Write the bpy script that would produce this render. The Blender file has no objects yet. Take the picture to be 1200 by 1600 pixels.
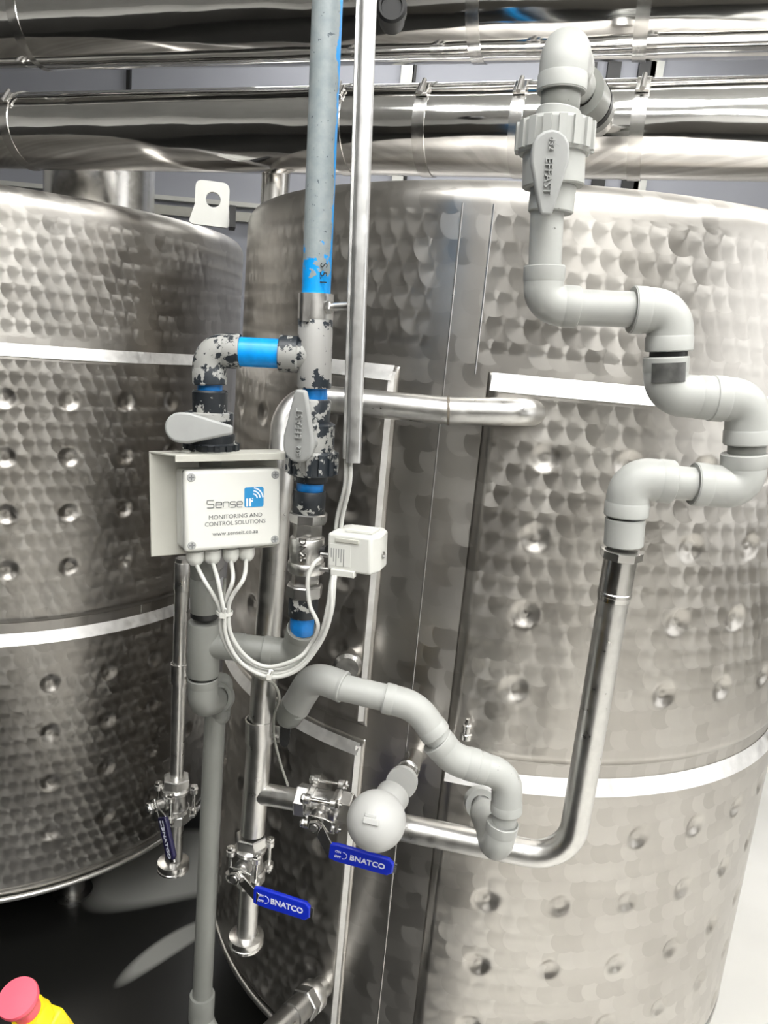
import bpy, bmesh, math, random
from mathutils import Vector, Matrix
V = Vector
random.seed(7)
S = bpy.context.scene
COL = S.collection

# ------------------------------------------------------------------ camera
CAMP = V((0, 0, 1.5))
F = 1200.0
_d = V((-500, 5500, F)).normalized()            # where plumb lines run to (x right, y down, z forward)
_up = -_d
_fw = V((0, 0, 1)); _fw = (_fw - _up * _fw.dot(_up)).normalized()
_rt = _up.cross(_fw)
if _rt.x < 0: _rt = -_rt
def cam2w(v):
    return V((v.dot(_rt), v.dot(_fw), v.dot(_up)))
cd = bpy.data.cameras.new('camera'); cam = bpy.data.objects.new('camera', cd); COL.objects.link(cam)
S.camera = cam
cd.sensor_fit = 'HORIZONTAL'; cd.sensor_width = 36; cd.lens = 36 * F / 1200
cd.clip_start = 0.01
ax, ay, az = cam2w(V((1, 0, 0))), cam2w(V((0, -1, 0))), cam2w(V((0, 0, -1)))
M = Matrix((ax, ay, az)).transposed().to_4x4(); M.translation = CAMP
cam.matrix_world = M
def W(px, py, y):
    """the real point at distance y into the room, on the sight line of a measured spot"""
    r = cam2w(V((px - 600, py - 800, F)))
    return CAMP + r * (y / r.y)
def Z(px, py, z):
    r = cam2w(V((px - 600, py - 800, F)))
    return CAMP + r * ((z - CAMP.z) / r.z)

# ------------------------------------------------------------------ view, world
S.view_settings.view_transform = 'Standard'
S.view_settings.look = 'None'
S.view_settings.gamma = 1
S.view_settings.exposure = EXPOSURE = 0.24
w = bpy.data.worlds.new('world'); S.world = w; w.use_nodes = True
w.node_tree.nodes['Background'].inputs[0].default_value = (0.8, 0.85, 0.9, 1)
w.node_tree.nodes['Background'].inputs[1].default_value = 0.3

# ------------------------------------------------------------------ materials
class NT:
    """small writer for node trees"""
    def __init__(s, name):
        s.m = bpy.data.materials.new(name); s.m.use_nodes = True
        s.t = s.m.node_tree; s.b = s.t.nodes['Principled BSDF']
    def n(s, typ, **kw):
        x = s.t.nodes.new(typ)
        for k, v in kw.items(): setattr(x, k, v)
        return x
    def l(s, a, b): s.t.links.new(a, b)
    def put(s, sock, v):
        if isinstance(v, bpy.types.NodeSocket): s.l(v, sock)
        else: sock.default_value = v
    def ma(s, op, a, b=None, c=None, clamp=False):
        x = s.n('ShaderNodeMath', operation=op, use_clamp=clamp)
        s.put(x.inputs[0], a)
        if b is not None: s.put(x.inputs[1], b)
        if c is not None: s.put(x.inputs[2], c)
        return x.outputs[0]
    def obj(s): return s.n('ShaderNodeTexCoord').outputs['Object']
    def noise(s, scale, detail=3, rough=.5, vec=None, stretch=None):
        x = s.n('ShaderNodeTexNoise'); x.inputs['Scale'].default_value = scale
        x.inputs['Detail'].default_value = detail; x.inputs['Roughness'].default_value = rough
        vec = vec or s.obj()
        if stretch:
            mp = s.n('ShaderNodeMapping'); mp.inputs['Scale'].default_value = stretch; s.l(vec, mp.inputs[0]); vec = mp.outputs[0]
        s.l(vec, x.inputs['Vector'])
        return x.outputs[0]
    def ramp(s, f, stops, const=False):
        x = s.n('ShaderNodeValToRGB'); s.l(f, x.inputs[0]); e = x.color_ramp.elements
        if const: x.color_ramp.interpolation = 'CONSTANT'
        while len(e) < len(stops): e.new(.5)
        for i, (p, c) in enumerate(stops):
            e[i].position = p; e[i].color = (*c, 1) if len(c) == 3 else c
        return x.outputs[0]
    def bump(s, h, st, dist=.001):
        x = s.n('ShaderNodeBump'); x.inputs['Strength'].default_value = st; x.inputs['Distance'].default_value = dist
        s.l(h, x.inputs['Height']); s.l(x.outputs[0], s.b.inputs['Normal'])
    def set(s, **kw):
        for k, v in kw.items(): s.put(s.b.inputs[k.replace('_', ' ')], v)
        return s
def g(v): return (v, v, v)
def col(r, gg, b):          # sRGB 0-255 to linear
    f = lambda c: ((c / 255 + .055) / 1.055) ** 2.4 if c > 10 else c / 255 / 12.92
    return (f(r), f(gg), f(b), 1)
def plain(name, c, rough=.5, metal=0, var=.06, scale=30, bump=0):
    t = NT(name); nz = t.noise(scale, 4)
    a = tuple(max(0, x * (1 - var)) for x in c[:3]); b = tuple(min(1, x * (1 + var)) for x in c[:3])
    t.l(t.ramp(nz, [(.35, a), (.65, b)]), t.b.inputs['Base Color'])
    t.set(Roughness=rough, Metallic=metal)
    if bump: t.bump(nz, bump)
    return t.m
def speckled(name, c, spot, thr=.68, rough=.42):
    t = NT(name)
    big = t.noise(9, 3); fine = t.noise(140, 3, .6)
    s2 = t.ma('ADD', t.ma('MULTIPLY', big, .45), t.ma('MULTIPLY', fine, .55))
    base = t.ramp(big, [(.3, tuple(x * .93 for x in c[:3])), (.7, tuple(min(1, x * 1.05) for x in c[:3]))])
    mk = t.ramp(s2, [(thr - .04, g(0)), (thr, g(1))])
    mx = t.n('ShaderNodeMix', data_type='RGBA'); t.l(mk, mx.inputs[0]); t.l(base, mx.inputs[6]); mx.inputs[7].default_value = (*spot[:3], 1)
    t.l(mx.outputs[2], t.b.inputs['Base Color']); t.set(Roughness=rough); t.bump(fine, .15, .0005)
    return t.m
def chipped(name, paint, under, thr, scale=75):
    """grey paint flaking off a darker fitting"""
    t = NT(name)
    a = t.noise(scale, 5, .65); b = t.noise(scale * .35, 2)
    s2 = t.ma('ADD', t.ma('MULTIPLY', a, .6), t.ma('MULTIPLY', b, .4))
    mk = t.ramp(s2, [(thr - .006, g(0)), (thr + .006, g(1))])
    mx = t.n('ShaderNodeMix', data_type='RGBA'); t.l(mk, mx.inputs[0]); mx.inputs[6].default_value = (*paint[:3], 1); mx.inputs[7].default_value = (*under[:3], 1)
    t.l(mx.outputs[2], t.b.inputs['Base Color']); t.set(Roughness=.42)
    inv = t.ma('SUBTRACT', 1.0, mk); t.bump(inv, .5, .0006)
    return t.m
def brushed(name, c=.62, rough=.24, tint=(1, .985, .955), stretch=(1, 1, 1), streak=.06):
    t = NT(name); nz = t.noise(60, 4, .6, stretch=stretch)
    t.l(t.ramp(nz, [(.3, tuple(c * (1 - streak * 1.6) * x for x in tint)), (.7, tuple(min(1, c * (1 + streak) * x) for x in tint))]), t.b.inputs['Base Color'])
    t.set(Metallic=1.0); t.l(t.ramp(nz, [(.3, g(rough * .8)), (.7, g(rough * 1.25))]), t.b.inputs['Roughness'])
    return t.m

MAT = {}
MAT['pvc'] = speckled('grey_pvc', col(172, 173, 169), col(96, 96, 92), .70)
MAT['pvc_dark'] = speckled('darker_grey_pvc', col(132, 133, 128), col(50, 50, 48), .69)
MAT['pvc_light'] = speckled('pale_grey_plastic', col(190, 190, 187), col(120, 120, 116), .76)
MAT['handle'] = plain('grey_handle_plastic', col(156, 157, 155), .4, var=.05)
MAT['chip_light'] = chipped('grey_paint_with_chips', col(170, 169, 166), col(38, 46, 54), .55)
MAT['chip_half'] = chipped('grey_paint_half_flaked', col(160, 160, 156), col(36, 42, 48), .49)
MAT['chip_dark'] = chipped('dark_fitting_with_paint_flakes', col(165, 165, 160), col(30, 34, 38), .43)
MAT['blue'] = plain('bare_blue_pipe', col(0, 150, 235), .35, var=.12, scale=60)
MAT['blue_dull'] = plain('dull_blue_pipe', col(14, 112, 185), .4, var=.2, scale=80)
MAT['steel'] = brushed('brushed_steel', .68, .33)
MAT['steel_bright'] = brushed('bright_steel', .68, .22)
MAT['steel_dull'] = brushed('dull_steel', .45, .32)
MAT['conduit'] = brushed('satin_conduit', .66, .38, (1, 1, .99))
MAT['box'] = plain('white_enclosure_plastic', col(212, 212, 206), .38, var=.015)
MAT['plate'] = plain('grey_white_painted_plate', col(184, 183, 174), .45, var=.03)
MAT['gland'] = plain('white_gland_plastic', col(206, 206, 200), .4, var=.02)
MAT['cable'] = plain('pale_grey_cable', col(186, 186, 181), .45, var=.03)
MAT['cable_thin'] = plain('thin_grey_cable', col(150, 150, 142), .5, var=.03)
MAT['grip'] = plain('blue_vinyl_grip', col(18, 44, 190), .35, var=.08)
MAT['grip_dark'] = plain('dark_violet_vinyl_grip', col(30, 26, 64), .4, var=.1)
MAT['white_print'] = plain('white_print', col(225, 228, 240), .5, var=.02)
MAT['black_print'] = plain('black_print', col(25, 30, 36), .5, var=.02)
MAT['grey_print'] = plain('grey_print', col(110, 112, 112), .5, var=.02)
MAT['logo_blue'] = plain('logo_blue', col(40, 135, 190), .4, var=.02)
MAT['rubber'] = plain('black_rubber', col(22, 22, 22), .5)
MAT['dark'] = plain('dark_plastic', col(34, 34, 34), .45)
MAT['red'] = plain('red_button_plastic', col(238, 92, 110), .35, var=.03)
MAT['yellow'] = plain('yellow_plastic', col(245, 215, 20), .4, var=.04)
MAT['ground'] = brushed('ground_matt_steel', .88, .5, (1, .99, .97))  # paler than the shell: ceiling reflection on the ledges put into the tone
MAT['worn'] = plain('worn_dark_grey_plastic', col(82, 82, 80), .35, var=.3, scale=60)
MAT['lug'] = plain('white_painted_lug', col(222, 222, 216), .4, var=.02)
MAT['rust'] = speckled('weld_bead_steel', col(120, 112, 100), col(60, 50, 40), .6)

def painted_pipe():
    """grey paint brushed on from the front; bare blue shows on the right flank, the back and the foot"""
    t = NT('blue_pipe_under_grey_paint')
    P = t.obj(); sp = t.n('ShaderNodeSeparateXYZ'); t.l(P, sp.inputs[0])
    a = t.noise(60, 5, .6); b = t.noise(14, 2)
    nrm = t.n('ShaderNodeNewGeometry').outputs['Normal']; ns = t.n('ShaderNodeSeparateXYZ'); t.l(nrm, ns.inputs[0])
    e = t.ma('ADD', t.ma('MULTIPLY', ns.outputs[0], .75), t.ma('MULTIPLY', ns.outputs[1], .85))   # right and rear flank
    e = t.ma('ADD', e, t.ma('MULTIPLY', t.ma('SUBTRACT', a, .5), .9))
    e = t.ma('ADD', e, t.ma('MULTIPLY', t.ma('SUBTRACT', b, .5), 1.6))
    low = t.ma('MULTIPLY', t.ma('SUBTRACT', .055, sp.outputs[2]), 14.0)       # near its foot
    e = t.ma('MAXIMUM', e, t.ma('ADD', low, t.ma('MULTIPLY', t.ma('SUBTRACT', a, .5), 2.5)))
    mk = t.ramp(e, [(.33, g(0)), (.36, g(1))])
    tone = t.ramp(a, [(.3, col(136, 148, 151)[:3]), (.7, col(160, 167, 168)[:3])])
    fl = t.ramp(t.noise(170, 3, .6), [(.66, g(0)), (.69, g(1))])
    mx0 = t.n('ShaderNodeMix', data_type='RGBA'); t.l(fl, mx0.inputs[0]); t.l(tone, mx0.inputs[6]); mx0.inputs[7].default_value = col(90, 100, 105)
    mx = t.n('ShaderNodeMix', data_type='RGBA'); t.l(mk, mx.inputs[0]); t.l(mx0.outputs[2], mx.inputs[6]); mx.inputs[7].default_value = col(0, 155, 235)
    t.l(mx.outputs[2], t.b.inputs['Base Color']); t.set(Roughness=.4); t.bump(t.ma('SUBTRACT', 1.0, mk), .4, .0005)
    return t.m
MAT['painted_pipe'] = painted_pipe()

TANK_R = .6
def tank_metal():
    """engine-turned stainless: overlapping brushed discs; 'swirl' attribute says where the plate was turned"""
    t = NT('engine_turned_steel')
    sp = t.n('ShaderNodeSeparateXYZ'); t.l(t.obj(), sp.inputs[0]); x, y, z = sp.outputs
    ny = t.ma('MULTIPLY', y, -1.0)
    th = t.ma('ARCTAN2', x, ny)
    u = t.ma('MULTIPLY', th, TANK_R)
    a, b, r = .0262, .0335, .0235
    v = t.ma('DIVIDE', z, b)
    fl = t.ma('FLOOR', v)
    def cand(row):
        wn = t.n('ShaderNodeTexWhiteNoise', noise_dimensions='1D'); t.l(row, wn.inputs['W'])
        off = t.ma('ADD', t.ma('MULTIPLY', t.ma('MODULO', row, 2.0), a / 2), t.ma('MULTIPLY', wn.outputs[0], .006))
        uu = t.ma('ADD', u, off)
        dv = t.ma('MULTIPLY', t.ma('SUBTRACT', v, row), b)
        rr = t.ma('SUBTRACT', r * r, t.ma('MULTIPLY', dv, dv))
        ok = t.ma('GREATER_THAN', rr, 0.0)
        reach = t.ma('SQRT', t.ma('MAXIMUM', rr, 0.0))
        i = t.ma('FLOOR', t.ma('DIVIDE', t.ma('ADD', uu, reach), a))
        du = t.ma('SUBTRACT', uu, t.ma('MULTIPLY', i, a))
        ok = t.ma('MULTIPLY', ok, t.ma('LESS_THAN', du, reach))
        return du, dv, ok, i
    top = t.ma('ADD', fl, 1.0)
    du1, dv1, ok, i1 = cand(top)
    du0, dv0, _, i0 = cand(fl)
    def mixf(a_, b_):
        m = t.n('ShaderNodeMix', data_type='FLOAT'); t.l(ok, m.inputs[0]); t.l(a_, m.inputs[2]); t.l(b_, m.inputs[3]); return m.outputs[0]
    du, dv, ii, jj = mixf(du0, du1), mixf(dv0, dv1), mixf(i0, i1), mixf(fl, top)
    cv = t.n('ShaderNodeCombineXYZ'); t.l(ii, cv.inputs[0]); t.l(jj, cv.inputs[1])
    wn = t.n('ShaderNodeTexWhiteNoise', noise_dimensions='2D'); t.l(cv.outputs[0], wn.inputs[0])
    rnd = wn.outputs[0]
    att = t.n('ShaderNodeAttribute', attribute_name='swirl'); sw = t.ma('GREATER_THAN', att.outputs['Fac'], .5)
    # tangent: across the grooves = away from the disc's centre
    c_, s_ = t.ma('COSINE', th), t.ma('SINE', th)
    tx, ty = t.ma('MULTIPLY', du, c_), t.ma('MULTIPLY', du, s_)
    tv = t.n('ShaderNodeCombineXYZ'); t.l(tx, tv.inputs[0]); t.l(ty, tv.inputs[1]); t.l(dv, tv.inputs[2])
    nm = t.n('ShaderNodeVectorMath', operation='NORMALIZE'); t.l(tv.outputs[0], nm.inputs[0])
    # plain plate is brushed along the ring, so it spreads light up and down
    tm = t.n('ShaderNodeMix', data_type='VECTOR'); t.l(sw, tm.inputs[0]); tm.inputs[4].default_value = (0, 0, 1); t.l(nm.outputs[0], tm.inputs[5])
    t.l(tm.outputs[1], t.b.inputs['Tangent'])
    t.set(Anisotropic=.58, Metallic=1.0)
    # slight hollow of every disc, its own small tilt
    geo = t.n('ShaderNodeNewGeometry')
    k = t.ma('MULTIPLY', sw, .25)
    sc = t.n('ShaderNodeVectorMath', operation='SCALE'); t.l(tv.outputs[0], sc.inputs[0]); t.l(k, sc.inputs['Scale'])
    big = t.n('ShaderNodeTexNoise'); big.inputs['Scale'].default_value = 5; big.inputs['Detail'].default_value = 3; t.l(t.obj(), big.inputs['Vector'])
    bv = t.n('ShaderNodeVectorMath', operation='SUBTRACT'); t.l(big.outputs['Color'], bv.inputs[0]); bv.inputs[1].default_value = (.5, .5, .5)
    bs = t.n('ShaderNodeVectorMath', operation='SCALE'); t.l(bv.outputs[0], bs.inputs[0]); bs.inputs['Scale'].default_value = .06
    rv = t.n('ShaderNodeVectorMath', operation='SUBTRACT'); t.l(wn.outputs['Color'], rv.inputs[0]); rv.inputs[1].default_value = (.5, .5, .5)
    rs = t.n('ShaderNodeVectorMath', operation='SCALE'); t.l(rv.outputs[0], rs.inputs[0]); t.l(t.ma('MULTIPLY', sw, .014), rs.inputs['Scale'])
    ad = t.n('ShaderNodeVectorMath', operation='ADD'); t.l(geo.outputs['Normal'], ad.inputs[0]); t.l(sc.outputs[0], ad.inputs[1])
    ad2 = t.n('ShaderNodeVectorMath', operation='ADD'); t.l(ad.outputs[0], ad2.inputs[0]); t.l(bs.outputs[0], ad2.inputs[1])
    ad3 = t.n('ShaderNodeVectorMath', operation='ADD'); t.l(ad2.outputs[0], ad3.inputs[0]); t.l(rs.outputs[0], ad3.inputs[1])
    nn = t.n('ShaderNodeVectorMath', operation='NORMALIZE'); t.l(ad3.outputs[0], nn.inputs[0]); t.l(nn.outputs[0], t.b.inputs['Normal'])
    # roughness and wear
    big2 = t.noise(3.2, 4, .6)
    ro = t.ma('ADD', .27, t.ma('MULTIPLY', rnd, .10)); ro = t.ma('ADD', ro, t.ma('MULTIPLY', big2, .10))
    t.l(ro, t.b.inputs['Roughness'])
    t.l(t.ramp(t.ma('ADD', t.ma('MULTIPLY', big2, .7), t.ma('MULTIPLY', rnd, .3)), [(.3, (.44, .418, .388)), (.7, (.60, .577, .542))]), t.b.inputs['Base Color'])
    return t.m
MAT['tank'] = tank_metal()

def cladding():
    t = NT('polished_cladding')
    nz = t.noise(3.0, 2, .5, stretch=(1, 1, 3)); n2 = t.noise(40, 3, .6, stretch=(.25, .25, 1))
    t.l(t.ramp(n2, [(.3, (.74, .73, .715)), (.7, (.86, .85, .835))]), t.b.inputs['Base Color'])
    t.set(Metallic=1.0, Roughness=.09)
    t.bump(t.ma('ADD', nz, t.ma('MULTIPLY', n2, .03)), .35, .02)
    return t.m
MAT['clad'] = cladding()

# ------------------------------------------------------------------ mesh writing
WL = {}
def frame_from(axis, hint=V((0, 0, 1))):
    z = axis.normalized(); x = hint.cross(z)
    if x.length < 1e-4: x = V((1, 0, 0)).cross(z)
    x.normalize(); return x, z.cross(x), z
class MB:
    def __init__(s): s.v = []; s.f = []
    def ring(s, c, x, y, r, n, ph=0):
        i = len(s.v)
        for k in range(n):
            a = 2 * math.pi * k / n + ph; s.v.append(c + x * (math.cos(a) * r) + y * (math.sin(a) * r))
        return i
    def bridge(s, a, b, n):
        for k in range(n):
            s.f.append((a + k, a + (k + 1) % n, b + (k + 1) % n, b + k))
    def cap(s, a, n, rev=False):
        q = list(range(a, a + n)); s.f.append(tuple(q[::-1] if rev else q))
    def turn(s, A, D, prof, n=32, closed=False, hint=V((0, 0, 1)), ph=0):
        """turned solid: prof = (distance from A along D, radius)"""
        x, y, z = frame_from(D, hint); prev = None; first = None
        for t_, r in prof:
            i = s.ring(A + z * t_, x, y, max(r, 1e-5), n, ph)
            if prev is not None: s.bridge(prev, i, n)
            else: first = i
            prev = i
        if closed: s.bridge(prev, first, n)
        else: s.cap(first, n, True); s.cap(prev, n)
        return s
    def rod(s, A, B, r, n=24, ch=0, ph=0):
        L = (B - A).length; ch = min(ch, L * .3)
        pr = [(0, r - ch), (ch, r), (L - ch, r), (L, r - ch)] if ch else [(0, r), (L, r)]
        return s.turn(A, B - A, pr, n, ph=ph)
    def hexa(s, A, B, r, n=6, ph=.3):
        L = (B - A).length
        return s.turn(A, B - A, [(0, r * .93), (L * .1, r), (L * .9, r), (L, r * .93)], n, ph=ph)
    def sweep(s, pts, r, n=24, fil=None, steps=10, caps=True):
        P = fillet(pts, fil, steps) if fil else [V(p) for p in pts]
        x = None; prev = None
        for k, p in enumerate(P):
            if k == 0: d = P[1] - P[0]
            elif k == len(P) - 1: d = P[-1] - P[-2]
            else: d = (P[k + 1] - p).normalized() + (p - P[k - 1]).normalized()
            d.normalize()
            if x is None: x, y, _ = frame_from(d)
            else:
                x = x - d * x.dot(d); x.normalize(); y = d.cross(x)
            rr = r(k / (len(P) - 1)) if callable(r) else r
            i = s.ring(p, x, y, rr, n)
            if prev is not None: s.bridge(prev, i, n)
            elif caps: s.cap(i, n, True)
            prev = i
        if caps: s.cap(prev, n)
        return s
    def box(s, O, ex, ey, ez, a0, a1, b0, b1, c0, c1):
        i = len(s.v)
        for c in (c0, c1):
            for a, b in ((a0, b0), (a1, b0), (a1, b1), (a0, b1)): s.v.append(O + ex * a + ey * b + ez * c)
        s.f += [(i + 3, i + 2, i + 1, i), (i + 4, i + 5, i + 6, i + 7)] + [(i + k, i + (k + 1) % 4, i + 4 + (k + 1) % 4, i + 4 + k) for k in range(4)]
        return s
    def prism(s, O, ex, ey, ez, pts, c0, c1, inset=0):
        n = len(pts); cx = sum(p[0] for p in pts) / n; cy = sum(p[1] for p in pts) / n
        i = len(s.v); e = inset
        lay = [(c0, 0), (c1, 0)] if not e else [(c0, 0), (c1 - e, 0), (c1, e)]
        for c, q in lay:
            for a, b in pts:
                L = math.hypot(a - cx, b - cy) or 1
                s.v.append(O + ex * (a - (a - cx) / L * q) + ey * (b - (b - cy) / L * q) + ez * c)
        s.f.append(tuple(range(i + n - 1, i - 1, -1)))
        for m in range(len(lay) - 1):
            for k in range(n): s.f.append((i + m * n + k, i + m * n + (k + 1) % n, i + (m + 1) * n + (k + 1) % n, i + (m + 1) * n + k))
        m = len(lay) - 1; s.f.append(tuple(range(i + m * n, i + m * n + n)))
        return s
    def build(s, name, mat, parent=None, bevel=0, angle=38, loc=None):
        base = WL[parent.as_pointer()] if parent else (loc if loc is not None else V((sum(p.x for p in s.v) / len(s.v), sum(p.y for p in s.v) / len(s.v), min(p.z for p in s.v))))
        me = bpy.data.meshes.new(name)
        me.from_pydata([p - base for p in s.v], [], s.f)
        bm = bmesh.new(); bm.from_mesh(me); bmesh.ops.recalc_face_normals(bm, faces=bm.faces); bm.to_mesh(me); bm.free()
        for p in me.polygons: p.use_smooth = True
        me.set_sharp_from_angle(angle=math.radians(angle))
        me.materials.append(MAT[mat] if isinstance(mat, str) else mat)
        o = bpy.data.objects.new(name, me); COL.objects.link(o)
        if parent: o.parent = parent
        else: o.location = base
        WL[o.as_pointer()] = base
        if bevel:
            b = o.modifiers.new('bevel', 'BEVEL'); b.width = bevel; b.segments = 3; b.limit_method = 'ANGLE'; b.angle_limit = math.radians(40)
        return o
def fillet(pts, rad, steps):
    P = [V(p) for p in pts]; out = [P[0]]
    for k in range(1, len(P) - 1):
        r = rad[k - 1] if isinstance(rad, (list, tuple)) else rad
        a = (P[k - 1] - P[k]); b = (P[k + 1] - P[k]); la, lb = a.length, b.length; a.normalize(); b.normalize()
        ang = a.angle(b)
        if ang > 3.10: out.append(P[k]); continue
        t = min(r / math.tan(ang / 2), la * .499, lb * .499); r2 = t * math.tan(ang / 2)
        bis = (a + b).normalized(); c = P[k] + bis * (r2 / math.sin(ang / 2))
        s0 = P[k] + a * t - c; s1 = P[k] + b * t - c; tot = s0.angle(s1)
        for q in range(steps + 1):
            f = q / steps
            out.append(c + (s0 * math.sin((1 - f) * tot) + s1 * math.sin(f * tot)) / math.sin(tot))
    out.append(P[-1]); return out
def smoothpath(pts, sub=8):
    P = [V(p) for p in pts]; P = [P[0] * 2 - P[1]] + P + [P[-1] * 2 - P[-2]]; out = []
    for k in range(1, len(P) - 2):
        for q in range(sub):
            t = q / sub; a, b, c, d = P[k - 1:k + 3]
            out.append(.5 * ((2 * b) + (c - a) * t + (2 * a - 5 * b + 4 * c - d) * t * t + (3 * b - a - 3 * c + d) * t ** 3))
    out.append(P[-2]); return out
def thing(name, loc, label, cat, group=None):
    o = bpy.data.objects.new(name, None); COL.objects.link(o); o.location = loc; o.empty_display_size = .02
    WL[o.as_pointer()] = V(loc); return tag(o, label, cat, group)
def tag(o, label, cat, group=None, kind=None):
    o['label'] = label; o['category'] = cat
    if group: o['group'] = group
    if kind: o['kind'] = kind
    return o
def struct(o): o['kind'] = 'structure'; return o
def text(name, s, size, O, ex, ey, parent, mat, depth=.0004, bold=0, align='CENTER', sx=1, shear=0):
    cu = bpy.data.curves.new(name, 'FONT'); cu.body = s; cu.size = size; cu.extrude = depth; cu.offset = bold; cu.align_x = align; cu.align_y = 'CENTER'; cu.shear = shear
    cu.resolution_u = 3
    to = bpy.data.objects.new(name, cu); COL.objects.link(to)
    me = bpy.data.meshes.new_from_object(to); bpy.data.objects.remove(to)
    ex = ex.normalized(); ey = (ey - ex * ey.dot(ex)).normalized(); ez = ex.cross(ey); base = WL[parent.as_pointer()]
    for v in me.vertices:
        c = v.co.copy(); v.co = O + ex * (c.x * sx) + ey * c.y + ez * c.z - base
    me.materials.clear(); me.materials.append(MAT[mat])
    o = bpy.data.objects.new(name, me); COL.objects.link(o); o.parent = parent; WL[o.as_pointer()] = base
    return o
def elbow(A, C, B, R, rad=None, hub=.016, n=32, name='elbow', mat='pvc', parent=None):
    """moulded elbow fitting: a bend with two thicker hubs"""
    A, C, B = V(A), V(C), V(B); rad = rad or R * 1.25; m = MB()
    m.sweep([A, C, B], R * .965, n, rad, 12)
    for P, Q in ((A, C), (B, C)):
        h = min(hub, (Q - P).length * .45); m.turn(P, Q - P, [(0, R * .94), (.0015, R), (h, R), (h + .003, R * .95)], n)
    return m.build(name, mat, parent)
def ringband(A, B, R, r_in, n=40):
    m = MB(); L = (B - A).length
    return m.turn(A, B - A, [(0, r_in), (0, R), (L, R), (L, r_in)], n, closed=True)

# ------------------------------------------------------------------ room
def slab(name, x0, x1, y0, y1, z0, z1, mat):
    return struct(MB().box(V((0, 0, 0)), V((1, 0, 0)), V((0, 1, 0)), V((0, 0, 1)), x0, x1, y0, y1, z0, z1).build(name, mat, loc=V((0, 0, 0))))
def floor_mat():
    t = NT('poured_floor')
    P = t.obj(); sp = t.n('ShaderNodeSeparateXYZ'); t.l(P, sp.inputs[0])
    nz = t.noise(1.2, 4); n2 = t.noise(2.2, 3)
    # tank shadow painted in near-black on the left, pale screed on the right
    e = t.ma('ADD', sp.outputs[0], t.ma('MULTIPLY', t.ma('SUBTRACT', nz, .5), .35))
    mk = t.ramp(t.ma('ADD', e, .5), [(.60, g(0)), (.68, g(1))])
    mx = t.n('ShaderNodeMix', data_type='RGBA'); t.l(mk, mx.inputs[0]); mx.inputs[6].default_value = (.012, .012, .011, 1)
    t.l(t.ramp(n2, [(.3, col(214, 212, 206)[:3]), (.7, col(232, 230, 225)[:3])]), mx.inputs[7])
    # pale streak and patch paint the lit floor between the shadows
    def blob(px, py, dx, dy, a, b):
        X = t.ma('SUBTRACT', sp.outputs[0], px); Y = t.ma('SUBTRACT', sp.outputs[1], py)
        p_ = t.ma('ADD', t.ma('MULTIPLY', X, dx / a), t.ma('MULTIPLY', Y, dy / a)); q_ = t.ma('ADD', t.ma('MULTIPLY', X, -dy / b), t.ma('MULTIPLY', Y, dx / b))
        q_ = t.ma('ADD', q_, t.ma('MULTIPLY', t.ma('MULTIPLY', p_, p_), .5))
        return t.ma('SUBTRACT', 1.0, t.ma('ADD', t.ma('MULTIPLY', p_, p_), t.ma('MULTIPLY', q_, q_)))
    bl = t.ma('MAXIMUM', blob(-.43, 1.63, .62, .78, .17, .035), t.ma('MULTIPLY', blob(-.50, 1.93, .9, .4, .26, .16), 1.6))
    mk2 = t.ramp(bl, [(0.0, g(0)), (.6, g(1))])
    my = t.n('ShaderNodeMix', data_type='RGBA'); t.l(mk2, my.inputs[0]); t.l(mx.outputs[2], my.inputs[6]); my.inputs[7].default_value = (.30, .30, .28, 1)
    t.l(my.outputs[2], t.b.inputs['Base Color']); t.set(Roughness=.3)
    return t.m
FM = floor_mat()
WALLM = plain('grey_wall_panels', col(160, 162, 170), .6, var=.03, scale=2)
WALLB = plain('pale_wall_paint', col(200, 198, 192), .6, var=.04, scale=1.5)
WALLD = plain('dark_wall_lining', col(40, 39, 36), .6, var=.2, scale=1.5)
CEIL = plain('pale_ceiling', col(225, 225, 222), .7, var=.02, scale=2)
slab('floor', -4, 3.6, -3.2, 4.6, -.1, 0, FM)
slab('ceiling', -4, 3.6, -3.2, 4.6, 3.3, 3.4, CEIL)
slab('wall_back', -4, 3.6, 4.6, 4.7, 0, 3.3, WALLM)
def two_tone(low=(84, 81, 75), split=1.95):
    t = NT('two_tone_wall_paint'); sp = t.n('ShaderNodeSeparateXYZ'); t.l(t.obj(), sp.inputs[0])
    t.l(t.ramp(t.ma('DIVIDE', sp.outputs[2], 3.3), [(0, col(*low)[:3]), (split / 3.3, col(232, 231, 227)[:3])], const=True), t.b.inputs['Base Color']); t.set(Roughness=.6)
    return t.m
slab('wall_front', -4, 3.6, -3.3, -3.2, 0, 3.3, two_tone())
slab('wall_left', -4.1, -4, -3.2, 4.6, 0, 3.3, two_tone((46, 45, 42), 2.05))
slab('wall_right', 3.6, 3.7, -3.2, 4.6, 0, 3.3, plain('mid_grey_wall_paint', col(128, 126, 120), .6, var=.05, scale=1.5))
def emis(name, c, s):
    t = NT(name); t.set(Base_Color=(.8, .8, .8, 1)); t.b.inputs['Emission Color'].default_value = (*c, 1); t.b.inputs['Emission Strength'].default_value = s
    return t.m
ADDED_LAMP = emis('lamp_diffuser', (1, .995, .98), 12.5)
MAT['lamp'] = ADDED_LAMP
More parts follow.
